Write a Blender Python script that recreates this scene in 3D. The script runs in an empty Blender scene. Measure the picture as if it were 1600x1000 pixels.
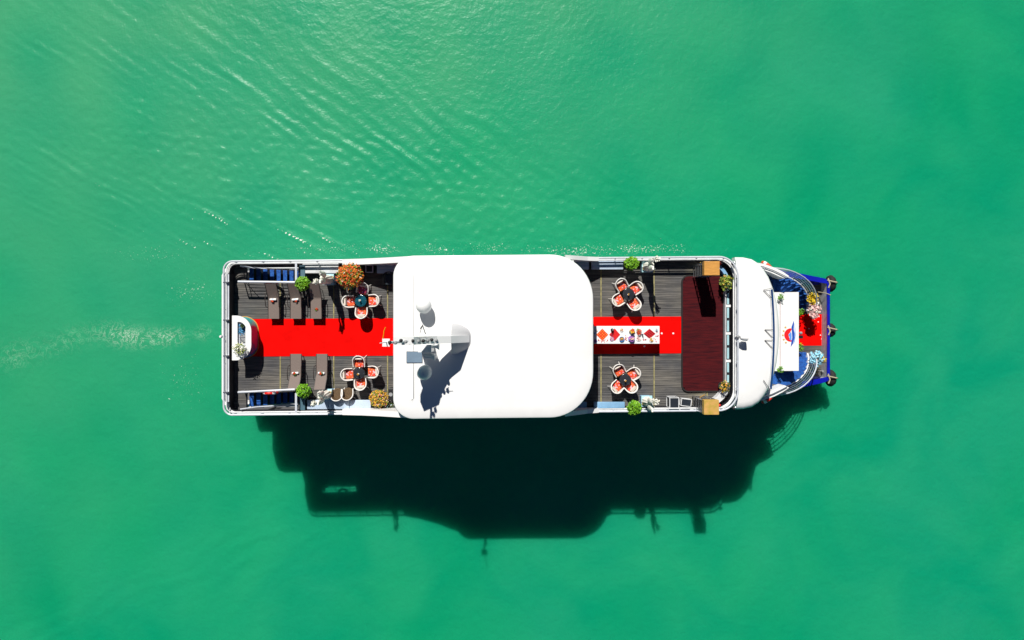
import bpy, math, random
import numpy as np
from mathutils import Vector, Matrix
PI = math.pi
S = bpy.context.scene
COL = S.collection
random.seed(7)

# ------------------------------------------------------------------ camera, sky, sun, exposure
CAMZ = 43.0
FPX = 1600 * 24 / 36.0
cam_d = bpy.data.cameras.new('camera')
cam = bpy.data.objects.new('camera', cam_d)
COL.objects.link(cam)
cam.location = (0, 0, CAMZ)
cam.rotation_euler = (0, 0, 0)
cam_d.lens = 24
cam_d.sensor_width = 36
cam_d.clip_end = 3000
S.camera = cam

KX, KY = 0.22, 0.90                      # how far a shadow runs per metre of height
SUN_EL = math.atan(1 / math.hypot(KX, KY))
sun_dir = Vector((-KX, KY, 1)).normalized()   # towards the sun
w = bpy.data.worlds.new('World')
S.world = w
w.use_nodes = True
nt = w.node_tree
sky = nt.nodes.new('ShaderNodeTexSky')
sky.sky_type = 'NISHITA'
sky.sun_disc = False
sky.sun_elevation = SUN_EL
sky.sun_rotation = math.atan2(sun_dir.x, sun_dir.y)
sky.air_density = 0.35
sky.dust_density = 0.0
sky.ozone_density = 3.0
bg = nt.nodes['Background']
bg.inputs['Strength'].default_value = 0.05
nt.links.new(sky.outputs[0], bg.inputs[0])

sd = bpy.data.lights.new('sun', 'SUN')
sd.energy = 5.0
sd.angle = math.radians(0.5)
sd.color = (1.0, 0.965, 0.90)
sun = bpy.data.objects.new('sun', sd)
COL.objects.link(sun)
sun.location = (-20, 60, 80)
sun.rotation_euler = sun_dir.to_track_quat('Z', 'Y').to_euler()

S.view_settings.view_transform = 'Standard'
S.view_settings.look = 'None'
S.view_settings.exposure = 0.2
S.view_settings.gamma = 1.0
S.view_settings.use_curve_mapping = False

ZD = 7.5      # sun deck
ZM = 4.4      # middle deck
ZB = 1.3      # bow deck
ZC = 10.1     # canopy


def P(px, py, z):
    k = (CAMZ - z) / FPX
    return ((px - 800) * k, (500 - py) * k)


def cy(x):
    return -0.92 + 0.009 * (x + 14.5)


# ------------------------------------------------------------------ materials
def rgb(h):
    def f(c):
        c /= 255.0
        return c / 12.92 if c <= 0.04045 else ((c + 0.055) / 1.055) ** 2.4
    return tuple(f(int(h[i:i + 2], 16)) for i in (0, 2, 4))


MATS = {}


def mat(name, col, rough=0.6, metal=0.0, var=0.0, vscale=3.0, stretch=(1, 1, 1), bump=0.0, bscale=20.0,
        col2=None, spec=0.5, coat=0.0):
    if name in MATS:
        return MATS[name]
    m = bpy.data.materials.new(name)
    m.use_nodes = True
    t = m.node_tree
    b = t.nodes['Principled BSDF']
    b.inputs['Base Color'].default_value = (*col, 1)
    b.inputs['Roughness'].default_value = rough
    b.inputs['Metallic'].default_value = metal
    b.inputs['Specular IOR Level'].default_value = spec
    b.inputs['Coat Weight'].default_value = coat
    tc = t.nodes.new('ShaderNodeTexCoord')
    if var > 0 or col2 is not None:
        mp = t.nodes.new('ShaderNodeMapping')
        mp.inputs['Scale'].default_value = stretch
        t.links.new(tc.outputs['Object'], mp.inputs[0])
        n = t.nodes.new('ShaderNodeTexNoise')
        n.inputs['Scale'].default_value = vscale
        n.inputs['Detail'].default_value = 6
        n.inputs['Roughness'].default_value = 0.65
        t.links.new(mp.outputs[0], n.inputs[0])
        r = t.nodes.new('ShaderNodeValToRGB')
        c2 = col2 if col2 is not None else tuple(c * (1 - var) for c in col)
        r.color_ramp.elements[0].position = 0.35
        r.color_ramp.elements[1].position = 0.65
        r.color_ramp.elements[0].color = (*c2, 1)
        r.color_ramp.elements[1].color = (*col, 1)
        t.links.new(n.outputs[0], r.inputs[0])
        t.links.new(r.outputs[0], b.inputs['Base Color'])
    if bump > 0:
        n2 = t.nodes.new('ShaderNodeTexNoise')
        n2.inputs['Scale'].default_value = bscale
        n2.inputs['Detail'].default_value = 4
        t.links.new(tc.outputs['Object'], n2.inputs[0])
        bp = t.nodes.new('ShaderNodeBump')
        bp.inputs['Strength'].default_value = bump
        bp.inputs['Distance'].default_value = 0.02
        t.links.new(n2.outputs[0], bp.inputs['Height'])
        t.links.new(bp.outputs[0], b.inputs['Normal'])
    MATS[name] = m
    return m


WHITE = mat('white gelcoat', (0.84, 0.84, 0.83), 0.35, var=0.06, vscale=0.8, bump=0.05, bscale=4)
WHITE2 = mat('worn white paint', (0.74, 0.75, 0.76), 0.5, var=0.22, vscale=2.5)
RAILM = mat('white rail paint', (0.60, 0.63, 0.69), 0.3, var=0.15, vscale=3)
STEEL = mat('stainless steel', (0.62, 0.63, 0.66), 0.25, 0.9)
GREY = mat('grey paint', (0.30, 0.31, 0.32), 0.5, var=0.2)
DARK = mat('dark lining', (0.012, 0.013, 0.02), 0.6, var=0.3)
BLACK = mat('black plastic', (0.012, 0.012, 0.014), 0.45)
BLUE = mat('royal blue hull paint', (0.005, 0.012, 0.42), 0.3, var=0.3, vscale=2.0, coat=0.3)
BLUEC = mat('blue stair carpet', (0.02, 0.13, 0.46), 0.95, var=0.4, vscale=9, bump=0.4, bscale=60, col2=(0.008, 0.045, 0.22))
RED = mat('red carpet', (0.86, 0.004, 0.003), 0.95, var=0.22, vscale=1.4, bump=0.2, bscale=120, spec=0.02)
ORANGE = mat('orange lifebuoy plastic', (0.75, 0.07, 0.015), 0.4)
REDP = mat('red plastic', (0.75, 0.015, 0.01), 0.4)
SEAM = mat('yellow seam strip', (0.36, 0.32, 0.14), 0.7, var=0.5, vscale=6)
GLASS = mat('dark window glass', (0.01, 0.014, 0.02), 0.06, spec=0.6)
BGLASS = mat('blue window glass', (0.01, 0.05, 0.16), 0.08)
RUBBER = mat('tyre rubber', (0.02, 0.02, 0.02), 0.85, var=0.4, vscale=6, bump=0.5, bscale=20)
ROPE = mat('tan rope', (0.50, 0.44, 0.30), 0.9, var=0.3, vscale=30)
RATTAN = mat('cream rattan', (0.78, 0.72, 0.64), 0.6, var=0.3, vscale=30, bump=0.6, bscale=70)
RIMW = mat('white rattan rim', (0.84, 0.82, 0.78), 0.5, var=0.1, vscale=20)
BRAT = mat('brown rattan', (0.15, 0.09, 0.04), 0.7, var=0.5, vscale=20, bump=0.6, bscale=60)
SLING = mat('brown grey woven sling', (0.20, 0.155, 0.135), 0.75, var=0.2, vscale=40, bump=0.3, bscale=120)
DKBR = mat('dark brown frame', (0.03, 0.022, 0.02), 0.5)
CLOTH = mat('white cloth', (0.84, 0.84, 0.84), 0.85, var=0.05, bump=0.2, bscale=8)
PLASTER = mat('ivory plaster', (0.84, 0.82, 0.73), 0.6, var=0.12, vscale=8, bump=0.3, bscale=14)
GOLD = mat('pale gold flowers', (0.62, 0.47, 0.16), 0.6, var=0.5, vscale=12)
BENCH = mat('pale blue white bench vinyl', (0.50, 0.60, 0.74), 0.4, var=0.12, vscale=2)
LBLUE = mat('light blue panel', (0.22, 0.42, 0.64), 0.4, var=0.15)
CUSHB = mat('pale aqua cushion', (0.40, 0.66, 0.72), 0.6, var=0.1)
PLY = mat('orange plywood', (0.66, 0.31, 0.06), 0.55, var=0.25, vscale=4, stretch=(1, 5, 1), bump=0.1, bscale=10)
PLYW = mat('worn plywood', (0.62, 0.34, 0.10), 0.65, vscale=5, col2=(0.42, 0.30, 0.04), bump=0.1)
TEALG = mat('teal glass tabletop', (0.008, 0.075, 0.11), 0.12, spec=0.6)
SMOKE = mat('smoked glass tabletop', (0.028, 0.030, 0.036), 0.15, spec=0.6)
LEAF = mat('bright green leaves', (0.11, 0.27, 0.012), 0.5, vscale=4, col2=(0.035, 0.13, 0.006))
LEAF2 = mat('fresh green leaves', (0.24, 0.50, 0.012), 0.5, vscale=5, col2=(0.05, 0.20, 0.006))
LEAFY = mat('yellow green leaves', (0.42, 0.46, 0.06), 0.5, vscale=7, col2=(0.10, 0.18, 0.015))
LEAFD = mat('dull green leaves', (0.06, 0.11, 0.012), 0.6, vscale=6, col2=(0.02, 0.05, 0.006))
ORL = mat('orange blossoms', (0.80, 0.17, 0.012), 0.6, vscale=9, col2=(0.55, 0.22, 0.02))
REDL = mat('red orange blossoms', (0.75, 0.045, 0.012), 0.6, vscale=9, col2=(0.62, 0.11, 0.02))
YEL = mat('golden yellow blossoms', (0.72, 0.44, 0.03), 0.6, vscale=9, col2=(0.55, 0.24, 0.02))
YEL2 = mat('lemon yellow petals', (0.80, 0.62, 0.02), 0.6, vscale=9, col2=(0.70, 0.42, 0.01))
PINK = mat('pale pink petals', (0.84, 0.60, 0.58), 0.7, vscale=9, col2=(0.80, 0.44, 0.42))
MAG = mat('magenta petals', (0.62, 0.05, 0.20), 0.7, vscale=9)
WPET = mat('white petals', (0.84, 0.83, 0.76), 0.7, vscale=9, col2=(0.72, 0.68, 0.55))
BPET = mat('sky blue petals', (0.20, 0.62, 0.82), 0.6, vscale=9, col2=(0.50, 0.76, 0.84))
WOOD = mat('brown stem', (0.10, 0.06, 0.03), 0.8)
POT = mat('dark glazed pot', (0.03, 0.03, 0.035), 0.4)
SOLAR = mat('grey solar panel', (0.16, 0.23, 0.31), 0.45, var=0.1)
FROST = mat('light grey fibreglass', (0.50, 0.50, 0.51), 0.5, var=0.05)
MATWOOD = mat('maroon platform boards', (0.085, 0.008, 0.010), 0.85, vscale=1.6, stretch=(.8, 8, 1), col2=(0.034, 0.005, 0.008), bump=0.3, bscale=30, spec=0.1)
MATEDGE = mat('dark rubber edging', (0.010, 0.008, 0.008), 0.8)
DRED = mat('crimson napkin', (0.70, 0.01, 0.012), 0.9, var=0.2, vscale=20)
MRED = mat('wine red napkin', (0.28, 0.006, 0.02), 0.9)
PURP = mat('violet ceramic', (0.40, 0.16, 0.55), 0.4, var=0.3, vscale=20)
CERB = mat('blue ceramic', (0.04, 0.22, 0.62), 0.3)
ANT = mat('dark antenna wire', (0.05, 0.05, 0.05), 0.4)
FLR = mat('grey painted floor', (0.10, 0.10, 0.105), 0.7, var=0.2)


def deck_material():
    m = bpy.data.materials.new('weathered deck boards')
    m.use_nodes = True
    t = m.node_tree
    N = t.nodes.new
    L = t.links.new
    b = t.nodes['Principled BSDF']
    tc = N('ShaderNodeTexCoord')
    mp = N('ShaderNodeMapping')
    mp.inputs['Scale'].default_value = (0.8, 16, 1)
    L(tc.outputs['Object'], mp.inputs[0])
    n = N('ShaderNodeTexNoise')
    n.inputs['Scale'].default_value = 1.0
    n.inputs['Detail'].default_value = 5
    L(mp.outputs[0], n.inputs[0])
    r = N('ShaderNodeValToRGB')
    r.color_ramp.elements[0].position = 0.33
    r.color_ramp.elements[1].position = 0.68
    r.color_ramp.elements[0].color = (0.066, 0.067, 0.070, 1)
    r.color_ramp.elements[1].color = (0.172, 0.168, 0.163, 1)
    L(n.outputs[0], r.inputs[0])
    # larger stains
    n2 = N('ShaderNodeTexNoise')
    n2.inputs['Scale'].default_value = 0.9
    n2.inputs['Detail'].default_value = 6
    L(tc.outputs['Object'], n2.inputs[0])
    r2 = N('ShaderNodeValToRGB')
    r2.color_ramp.elements[0].position = 0.35
    r2.color_ramp.elements[1].position = 0.62
    r2.color_ramp.elements[0].color = (0.72, 0.72, 0.75, 1)
    r2.color_ramp.elements[1].color = (1.08, 1.02, 0.92, 1)
    L(n2.outputs[0], r2.inputs[0])
    mx = N('ShaderNodeMixRGB')
    mx.blend_type = 'MULTIPLY'
    mx.inputs[0].default_value = 1
    L(r.outputs[0], mx.inputs[1])
    L(r2.outputs[0], mx.inputs[2])
    # sun bleached strip beside the maroon platform
    sx = N('ShaderNodeSeparateXYZ')
    L(tc.outputs['Object'], sx.inputs[0])
    mr = N('ShaderNodeMapRange')
    mr.inputs[1].default_value = 7.9
    mr.inputs[2].default_value = 8.8
    L(sx.outputs[0], mr.inputs[0])
    mm = N('ShaderNodeMath')
    mm.operation = 'MULTIPLY'
    L(mr.outputs[0], mm.inputs[0])
    L(n2.outputs[0], mm.inputs[1])
    mx2 = N('ShaderNodeMixRGB')
    mx2.inputs[2].default_value = (0.33, 0.30, 0.20, 1)
    mr3 = N('ShaderNodeMapRange')
    mr3.inputs[1].default_value = 9.2
    mr3.inputs[2].default_value = 9.0
    L(sx.outputs[0], mr3.inputs[0])
    mm3 = N('ShaderNodeMath')
    mm3.operation = 'MULTIPLY'
    L(mm.outputs[0], mm3.inputs[0])
    L(mr3.outputs[0], mm3.inputs[1])
    L(mm3.outputs[0], mx2.inputs[0])
    L(mx.outputs[0], mx2.inputs[1])
    L(mx2.outputs[0], b.inputs['Base Color'])
    b.inputs['Roughness'].default_value = 0.75
    b.inputs['Specular IOR Level'].default_value = 0.3
    return m


DECK = deck_material()


def patch_material(name, cols, scale, rough=0.8):
    """patchwork print of small flat colour cells"""
    m = bpy.data.materials.new(name)
    m.use_nodes = True
    t = m.node_tree
    b = t.nodes['Principled BSDF']
    tc = t.nodes.new('ShaderNodeTexCoord')
    v = t.nodes.new('ShaderNodeTexVoronoi')
    v.inputs['Scale'].default_value = scale
    t.links.new(tc.outputs['Object'], v.inputs[0])
    s = t.nodes.new('ShaderNodeSeparateColor')
    t.links.new(v.outputs['Color'], s.inputs[0])
    r = t.nodes.new('ShaderNodeValToRGB')
    r.color_ramp.interpolation = 'CONSTANT'
    e = r.color_ramp.elements
    e[0].position = 0
    e[0].color = (*cols[0], 1)
    e[1].position = 1 / len(cols)
    e[1].color = (*cols[1], 1)
    for i in range(2, len(cols)):
        q = e.new(i / len(cols))
        q.color = (*cols[i], 1)
    t.links.new(s.outputs[0], r.inputs[0])
    t.links.new(r.outputs[0], b.inputs['Base Color'])
    b.inputs['Roughness'].default_value = rough
    return m


FLORAL = patch_material('orange floral cushion print', [(0.80, 0.07, 0.02), (0.74, 0.03, 0.015), (0.84, 0.24, 0.05), (0.70, 0.42, 0.50), (0.58, 0.02, 0.015), (0.80, 0.16, 0.05)], 17)
FLORALP = patch_material('pink floral cushion print', [(0.62, 0.04, 0.16), (0.40, 0.06, 0.30), (0.76, 0.12, 0.10), (0.74, 0.40, 0.50), (0.75, 0.06, 0.02)], 17)
MURAL = bpy.data.materials.new('painted purple and teal mural')
MURAL.use_nodes = True
_t = MURAL.node_tree
_tc = _t.nodes.new('ShaderNodeTexCoord')
_n = _t.nodes.new('ShaderNodeTexNoise')
_n.inputs['Scale'].default_value = 1.6
_t.links.new(_tc.outputs['Object'], _n.inputs[0])
_s = _t.nodes.new('ShaderNodeSeparateXYZ')
_t.links.new(_tc.outputs['Object'], _s.inputs[0])
_m = _t.nodes.new('ShaderNodeMath')
_m.operation = 'MULTIPLY_ADD'
_m.inputs[1].default_value = 0.42
_t.links.new(_s.outputs[1], _m.inputs[0])
_t.links.new(_n.outputs[0], _m.inputs[2])
_r = _t.nodes.new('ShaderNodeValToRGB')
_e = _r.color_ramp.elements
_e[0].position = 0.12
_e[0].color = (0.01, 0.12, 0.26, 1)
_e[1].position = 0.30
_e[1].color = (0.04, 0.08, 0.26, 1)
for _p, _c in ((0.38, (0.36, 0.06, 0.22, 1)), (0.78, (0.42, 0.08, 0.24, 1)), (0.86, (0.05, 0.46, 0.44, 1))):
    _q = _e.new(_p)
    _q.color = _c
_t.links.new(_m.outputs[0], _r.inputs[0])
_t.links.new(_r.outputs[0], _t.nodes['Principled BSDF'].inputs['Base Color'])
_t.nodes['Principled BSDF'].inputs['Roughness'].default_value = 0.4
FOODM = patch_material('mixed sweets', [(0.80, 0.42, 0.03), (0.74, 0.06, 0.02), (0.82, 0.66, 0.30), (0.35, 0.04, 0.10), (0.80, 0.26, 0.03)], 26)


def water_material():
    m = bpy.data.materials.new('jade green lake water')
    m.use_nodes = True
    t = m.node_tree
    N = t.nodes.new
    L = t.links.new
    b = t.nodes['Principled BSDF']
    out = t.nodes['Material Output']
    tc = N('ShaderNodeTexCoord')
    # broad drifts of silt colour
    n = N('ShaderNodeTexNoise')
    n.inputs['Scale'].default_value = 0.05
    n.inputs['Detail'].default_value = 5
    n.inputs['Roughness'].default_value = 0.55
    L(tc.outputs['Object'], n.inputs[0])
    r = N('ShaderNodeValToRGB')
    r.color_ramp.elements[0].position = 0.36
    r.color_ramp.elements[1].position = 0.64
    r.color_ramp.elements[0].color = (0.0015, 0.268, 0.120, 1)
    r.color_ramp.elements[1].color = (0.003, 0.266, 0.142, 1)
    L(n.outputs[0], r.inputs[0])
    n1 = N('ShaderNodeTexNoise')
    n1.inputs['Scale'].default_value = 0.16
    n1.inputs['Detail'].default_value = 7
    n1.inputs['Distortion'].default_value = 0.6
    L(tc.outputs['Object'], n1.inputs[0])
    r1 = N('ShaderNodeValToRGB')
    r1.color_ramp.elements[0].position = 0.35
    r1.color_ramp.elements[1].position = 0.68
    r1.color_ramp.elements[0].color = (0.9, 0.965, 0.96, 1)
    r1.color_ramp.elements[1].color = (5.0, 1.10, 1.06, 1)
    L(n1.outputs[0], r1.inputs[0])
    mx = N('ShaderNodeMixRGB')
    mx.blend_type = 'MULTIPLY'
    mx.inputs[0].default_value = 1
    L(r.outputs[0], mx.inputs[1])
    L(r1.outputs[0], mx.inputs[2])
    # stirred up pale silt, plus sky sheen painted on at upper left (vertex attribute) 
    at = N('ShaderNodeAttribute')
    at.attribute_name = 'silt_sheen'
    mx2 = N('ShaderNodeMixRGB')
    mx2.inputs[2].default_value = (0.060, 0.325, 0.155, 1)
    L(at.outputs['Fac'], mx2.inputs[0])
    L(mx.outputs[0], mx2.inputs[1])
    L(mx2.outputs[0], b.inputs['Base Color'])
    b.inputs['Roughness'].default_value = 0.31
    b.inputs['Specular IOR Level'].default_value = 0.23
    b.inputs['IOR'].default_value = 1.33
    b.inputs['Coat Weight'].default_value = 0.02
    b.inputs['Coat IOR'].default_value = 1.33
    b.inputs['Coat Roughness'].default_value = 0.09
    b.inputs['Subsurface Weight'].default_value = 0.65
    b.subsurface_method = 'BURLEY'
    b.inputs['Subsurface Radius'].default_value = (0.3, 1.0, 0.8)
    b.inputs['Subsurface Scale'].default_value = 1.8
    # fine ripples
    n3 = N('ShaderNodeTexNoise')
    n3.inputs['Scale'].default_value = 3.2
    n3.inputs['Detail'].default_value = 4
    L(tc.outputs['Object'], n3.inputs[0])
    bp = N('ShaderNodeBump')
    bp.inputs['Strength'].default_value = 0.5
    bp.inputs['Distance'].default_value = 0.07
    L(n3.outputs[0], bp.inputs['Height'])
    n4 = N('ShaderNodeTexNoise')
    n4.inputs['Scale'].default_value = 14
    n4.inputs['Detail'].default_value = 2
    L(tc.outputs['Object'], n4.inputs[0])
    bp2 = N('ShaderNodeBump')
    bp2.inputs['Strength'].default_value = 0.35
    bp2.inputs['Distance'].default_value = 0.022
    L(n4.outputs[0], bp2.inputs['Height'])
    L(bp.outputs[0], bp2.inputs['Normal'])
    L(bp2.outputs[0], b.inputs['Normal'])
    # foam
    fa = N('ShaderNodeAttribute')
    fa.attribute_name = 'foam'
    f1 = N('ShaderNodeTexNoise')
    f1.inputs['Scale'].default_value = 11
    f1.inputs['Detail'].default_value = 4
    f1.inputs['Roughness'].default_value = 0.6
    f1.inputs['Distortion'].default_value = 0.8
    L(tc.outputs['Object'], f1.inputs[0])
    ad = N('ShaderNodeMath')
    ad.operation = 'MULTIPLY_ADD'
    ad.inputs[1].default_value = 0.40
    L(fa.outputs['Fac'], ad.inputs[0])
    L(f1.outputs[0], ad.inputs[2])
    mr = N('ShaderNodeMapRange')
    mr.inputs[1].default_value = 0.78
    mr.inputs[2].default_value = 0.86
    L(ad.outputs[0], mr.inputs[0])
    # lacy foam lines in the wash
    la = N('ShaderNodeAttribute')
    la.attribute_name = 'lace'
    f2 = N('ShaderNodeTexNoise')
    f2.inputs['Scale'].default_value = 1.6
    f2.inputs['Detail'].default_value = 7
    f2.inputs['Roughness'].default_value = 0.7
    f2.inputs['Distortion'].default_value = 1.5
    L(tc.outputs['Object'], f2.inputs[0])
    s1 = N('ShaderNodeMath')
    s1.operation = 'SUBTRACT'
    s1.inputs[1].default_value = 0.5
    L(f2.outputs[0], s1.inputs[0])
    a1 = N('ShaderNodeMath')
    a1.operation = 'ABSOLUTE'
    L(s1.outputs[0], a1.inputs[0])
    mr2 = N('ShaderNodeMapRange')
    mr2.inputs[1].default_value = 0.022
    mr2.inputs[2].default_value = 0.0
    L(a1.outputs[0], mr2.inputs[0])
    m2 = N('ShaderNodeMath')
    m2.operation = 'MULTIPLY'
    L(mr2.outputs[0], m2.inputs[0])
    L(la.outputs['Fac'], m2.inputs[1])
    m3 = N('ShaderNodeMath')
    m3.operation = 'MAXIMUM'
    L(mr.outputs[0], m3.inputs[0])
    L(m2.outputs[0], m3.inputs[1])
    fo = N('ShaderNodeBsdfDiffuse')
    fo.inputs[0].default_value = (0.80, 0.84, 0.74, 1)
    ms = N('ShaderNodeMixShader')
    L(m3.outputs[0], ms.inputs[0])
    L(b.outputs[0], ms.inputs[1])
    L(fo.outputs[0], ms.inputs[2])
    L(ms.outputs[0], out.inputs[0])
    return m


# ------------------------------------------------------------------ mesh helper
class MB:
    def __init__(s):
        s.v = []
        s.f = []

    def add(s, vs, fs):
        o = len(s.v)
        s.v += [tuple(q) for q in vs]
        s.f += [tuple(i + o for i in q) for q in fs]
        return s

    def box(s, x0, x1, y0, y1, z0, z1, bev=0.0):
        if bev > 0:
            pts = [(x0 + bev, y0), (x1 - bev, y0), (x1, y0 + bev), (x1, y1 - bev), (x1 - bev, y1), (x0 + bev, y1), (x0, y1 - bev), (x0, y0 + bev)]
            return s.prism(pts, z0, z1, bev)
        return s.add([(x0, y0, z0), (x1, y0, z0), (x1, y1, z0), (x0, y1, z0), (x0, y0, z1), (x1, y0, z1), (x1, y1, z1), (x0, y1, z1)],
                     [(0, 3, 2, 1), (4, 5, 6, 7), (0, 1, 5, 4), (1, 2, 6, 5), (2, 3, 7, 6), (3, 0, 4, 7)])

    def boxc(s, c, size, rz=0.0, rx=0.0, ry=0.0):
        M = Matrix.Translation(c) @ Matrix.Rotation(rz, 4, 'Z') @ Matrix.Rotation(ry, 4, 'Y') @ Matrix.Rotation(rx, 4, 'X')
        a, b, d = [q / 2 for q in size]
        t = MB().box(-a, a, -b, b, -d, d)
        return s.add([M @ Vector(q) for q in t.v], t.f)

    def prism(s, pts, z0, z1, bev=0.0):
        """closed outline (counter clockwise) extruded, optional rounded top edge"""
        n = len(pts)
        if bev > 0:
            cxx = sum(p[0] for p in pts) / n
            cyy = sum(p[1] for p in pts) / n
            rings = [(pts, z0), (pts, z1 - bev), (inset(pts, bev * 0.3), z1 - bev * 0.3), (inset(pts, bev), z1)]
        else:
            rings = [(pts, z0), (pts, z1)]
        vs = []
        fs = []
        for ps, z in rings:
            vs += [(p[0], p[1], z) for p in ps]
        for k in range(len(rings) - 1):
            for i in range(n):
                j = (i + 1) % n
                fs.append((k * n + i, k * n + j, (k + 1) * n + j, (k + 1) * n + i))
        fs.append(tuple(range(n))[::-1])
        fs.append(tuple((len(rings) - 1) * n + i for i in range(n)))
        return s.add(vs, fs)

    def ringwall(s, outer, inner, z0, z1, closed=True):
        """wall between two outlines with the same number of points"""
        n = len(outer)
        vs = [(p[0], p[1], z0) for p in outer] + [(p[0], p[1], z1) for p in outer] + [(p[0], p[1], z0) for p in inner] + [(p[0], p[1], z1) for p in inner]
        fs = []
        m = n if closed else n - 1
        for i in range(m):
            j = (i + 1) % n
            fs += [(i, j, n + j, n + i), (n + i, n + j, 3 * n + j, 3 * n + i), (2 * n + j, 2 * n + i, 3 * n + i, 3 * n + j), (j, i, 2 * n + i, 2 * n + j)]
        if not closed:
            fs += [(0, n, 3 * n, 2 * n), (n - 1, 3 * n - 1, 4 * n - 1, 2 * n - 1)]
        return s.add(vs, fs)

    def tube(s, pts, r, n=8, closed=False):
        pts = [Vector(p) for p in pts]
        k = len(pts)
        vs = []
        fs = []
        rr = r if isinstance(r, (list, tuple)) else [r] * k
        up0 = None
        for i, p in enumerate(pts):
            if closed:
                d = (pts[(i + 1) % k] - pts[i - 1])
            else:
                d = pts[min(i + 1, k - 1)] - pts[max(i - 1, 0)]
            d.normalize()
            if up0 is None:
                up0 = Vector((0, 0, 1)) if abs(d.z) < 0.9 else Vector((1, 0, 0))
            a = d.cross(up0)
            if a.length < 1e-4:
                a = d.cross(Vector((0, 1, 0.3)))
            a.normalize()
            b = a.cross(d).normalized()
            up0 = b
            for q in range(n):
                t = 2 * PI * q / n
                vs.append(p + a * math.cos(t) * rr[i] + b * math.sin(t) * rr[i])
        m = k if closed else k - 1
        for i in range(m):
            i2 = (i + 1) % k
            for q in range(n):
                q2 = (q + 1) % n
                fs.append((i * n + q, i * n + q2, i2 * n + q2, i2 * n + q))
        if not closed:
            fs.append(tuple(range(n))[::-1])
            fs.append(tuple((k - 1) * n + q for q in range(n)))
        return s.add(vs, fs)

    def lathe(s, prof, c=(0, 0, 0), n=20, sx=1.0, sy=1.0):
        vs = []
        fs = []
        k = len(prof)
        for r, z in prof:
            for q in range(n):
                t = 2 * PI * q / n
                vs.append((c[0] + r * math.cos(t) * sx, c[1] + r * math.sin(t) * sy, c[2] + z))
        for i in range(k - 1):
            for q in range(n):
                q2 = (q + 1) % n
                fs.append((i * n + q, i * n + q2, (i + 1) * n + q2, (i + 1) * n + q))
        fs.append(tuple(range(n))[::-1])
        fs.append(tuple((k - 1) * n + q for q in range(n)))
        return s.add(vs, fs)

    def ball(s, c, r, n=12, m=8, sz=1.0, sx=1.0, sy=1.0):
        prof = [(max(1e-4, r * math.sin(PI * i / m)), -r * sz * math.cos(PI * i / m)) for i in range(m + 1)]
        return s.lathe(prof, c, n, sx, sy)

    def leaves(s, n, c, R, size, rnd, flat=0.6, shell=0.55, asp=0.55):
        """n small folded leaf faces through an ellipsoid"""
        for _ in range(n):
            while True:
                d = Vector((rnd.gauss(0, 1), rnd.gauss(0, 1), rnd.gauss(0, 1)))
                if d.length > 0.1:
                    break
            d.normalize()
            rad = shell + (1 - shell) * rnd.random() ** 0.6
            rad *= 1 + rnd.uniform(-0.1, 0.14)
            p = Vector((c[0] + d.x * R[0] * rad, c[1] + d.y * R[1] * rad, c[2] + d.z * R[2] * rad))
            nn = (d * 0.7 + Vector((rnd.uniform(-1, 1), rnd.uniform(-1, 1), rnd.uniform(-.2, 1) + flat))).normalized()
            t = nn.cross(Vector((rnd.uniform(-1, 1), rnd.uniform(-1, 1), rnd.uniform(-1, 1)))).normalized()
            b = nn.cross(t)
            L = size * rnd.uniform(0.7, 1.35)
            W = L * asp
            s.add([p - t * L / 2, p + b * W / 2 + nn * W * .15, p + t * L / 2 - nn * L * .12, p - b * W / 2 + nn * W * .15], [(0, 1, 2, 3)])
        return s

    def build(s, name, m, parent=None, smooth=False, world=True, label=None):
        me = bpy.data.meshes.new(name)
        off = parent.get('_o') if (parent is not None and world) else None
        vs = s.v
        if off is not None:
            vs = [(a - off[0], b - off[1], d - off[2]) for a, b, d in vs]
        me.from_pydata(vs, [], s.f)
        me.update()
        if isinstance(m, (list, tuple)):
            for q in m:
                me.materials.append(q)
        else:
            me.materials.append(m)
        if smooth:
            me.polygons.foreach_set('use_smooth', [True] * len(me.polygons))
            try:
                me.set_sharp_from_angle(angle=math.radians(38))
            except Exception:
                pass
        o = bpy.data.objects.new(name, me)
        COL.objects.link(o)
        if parent is not None:
            o.parent = parent
            if off is not None:
                o['_o'] = list(off)
        if label:
            o['label'] = label
        return o


def inset(pts, d):
    n = len(pts)
    res = []
    for i in range(n):
        a = Vector(pts[i - 1])
        b = Vector(pts[i])
        c = Vector(pts[(i + 1) % n])
        e1 = (b - a).normalized() if (b - a).length > 1e-6 else (c - b).normalized()
        e2 = (c - b).normalized() if (c - b).length > 1e-6 else e1
        n1 = Vector((-e1.y, e1.x))
        n2 = Vector((-e2.y, e2.x))
        m = n1 + n2
        if m.length < 1e-6:
            m = n1
        m.normalize()
        k = max(0.5, m.dot(n1))
        q = b + m * (d / k)
        res.append((q.x, q.y))
    return res


def round_rect(x0, x1, y0, y1, rs, n=8):
    """counter clockwise; rs = radii for (x0,y0),(x1,y0),(x1,y1),(x0,y1), each (rx,ry)"""
    pts = []
    cs = [(x0, y0, 1, 1, PI), (x1, y0, -1, 1, 1.5 * PI), (x1, y1, -1, -1, 0), (x0, y1, 1, -1, .5 * PI)]
    for (X, Y, sx, sy, a0), r in zip(cs, rs):
        if not isinstance(r, tuple):
            r = (r, r)
        ccx, ccy = X + sx * r[0], Y + sy * r[1]
        for i in range(n + 1):
            a = a0 + i / n * PI / 2
            pts.append((ccx + r[0] * math.cos(a), ccy + r[1] * math.sin(a)))
    return pts


def bf(pts):
    """boat frame outline -> world"""
    return [(x, cy(x) + y) for x, y in pts]


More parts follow.
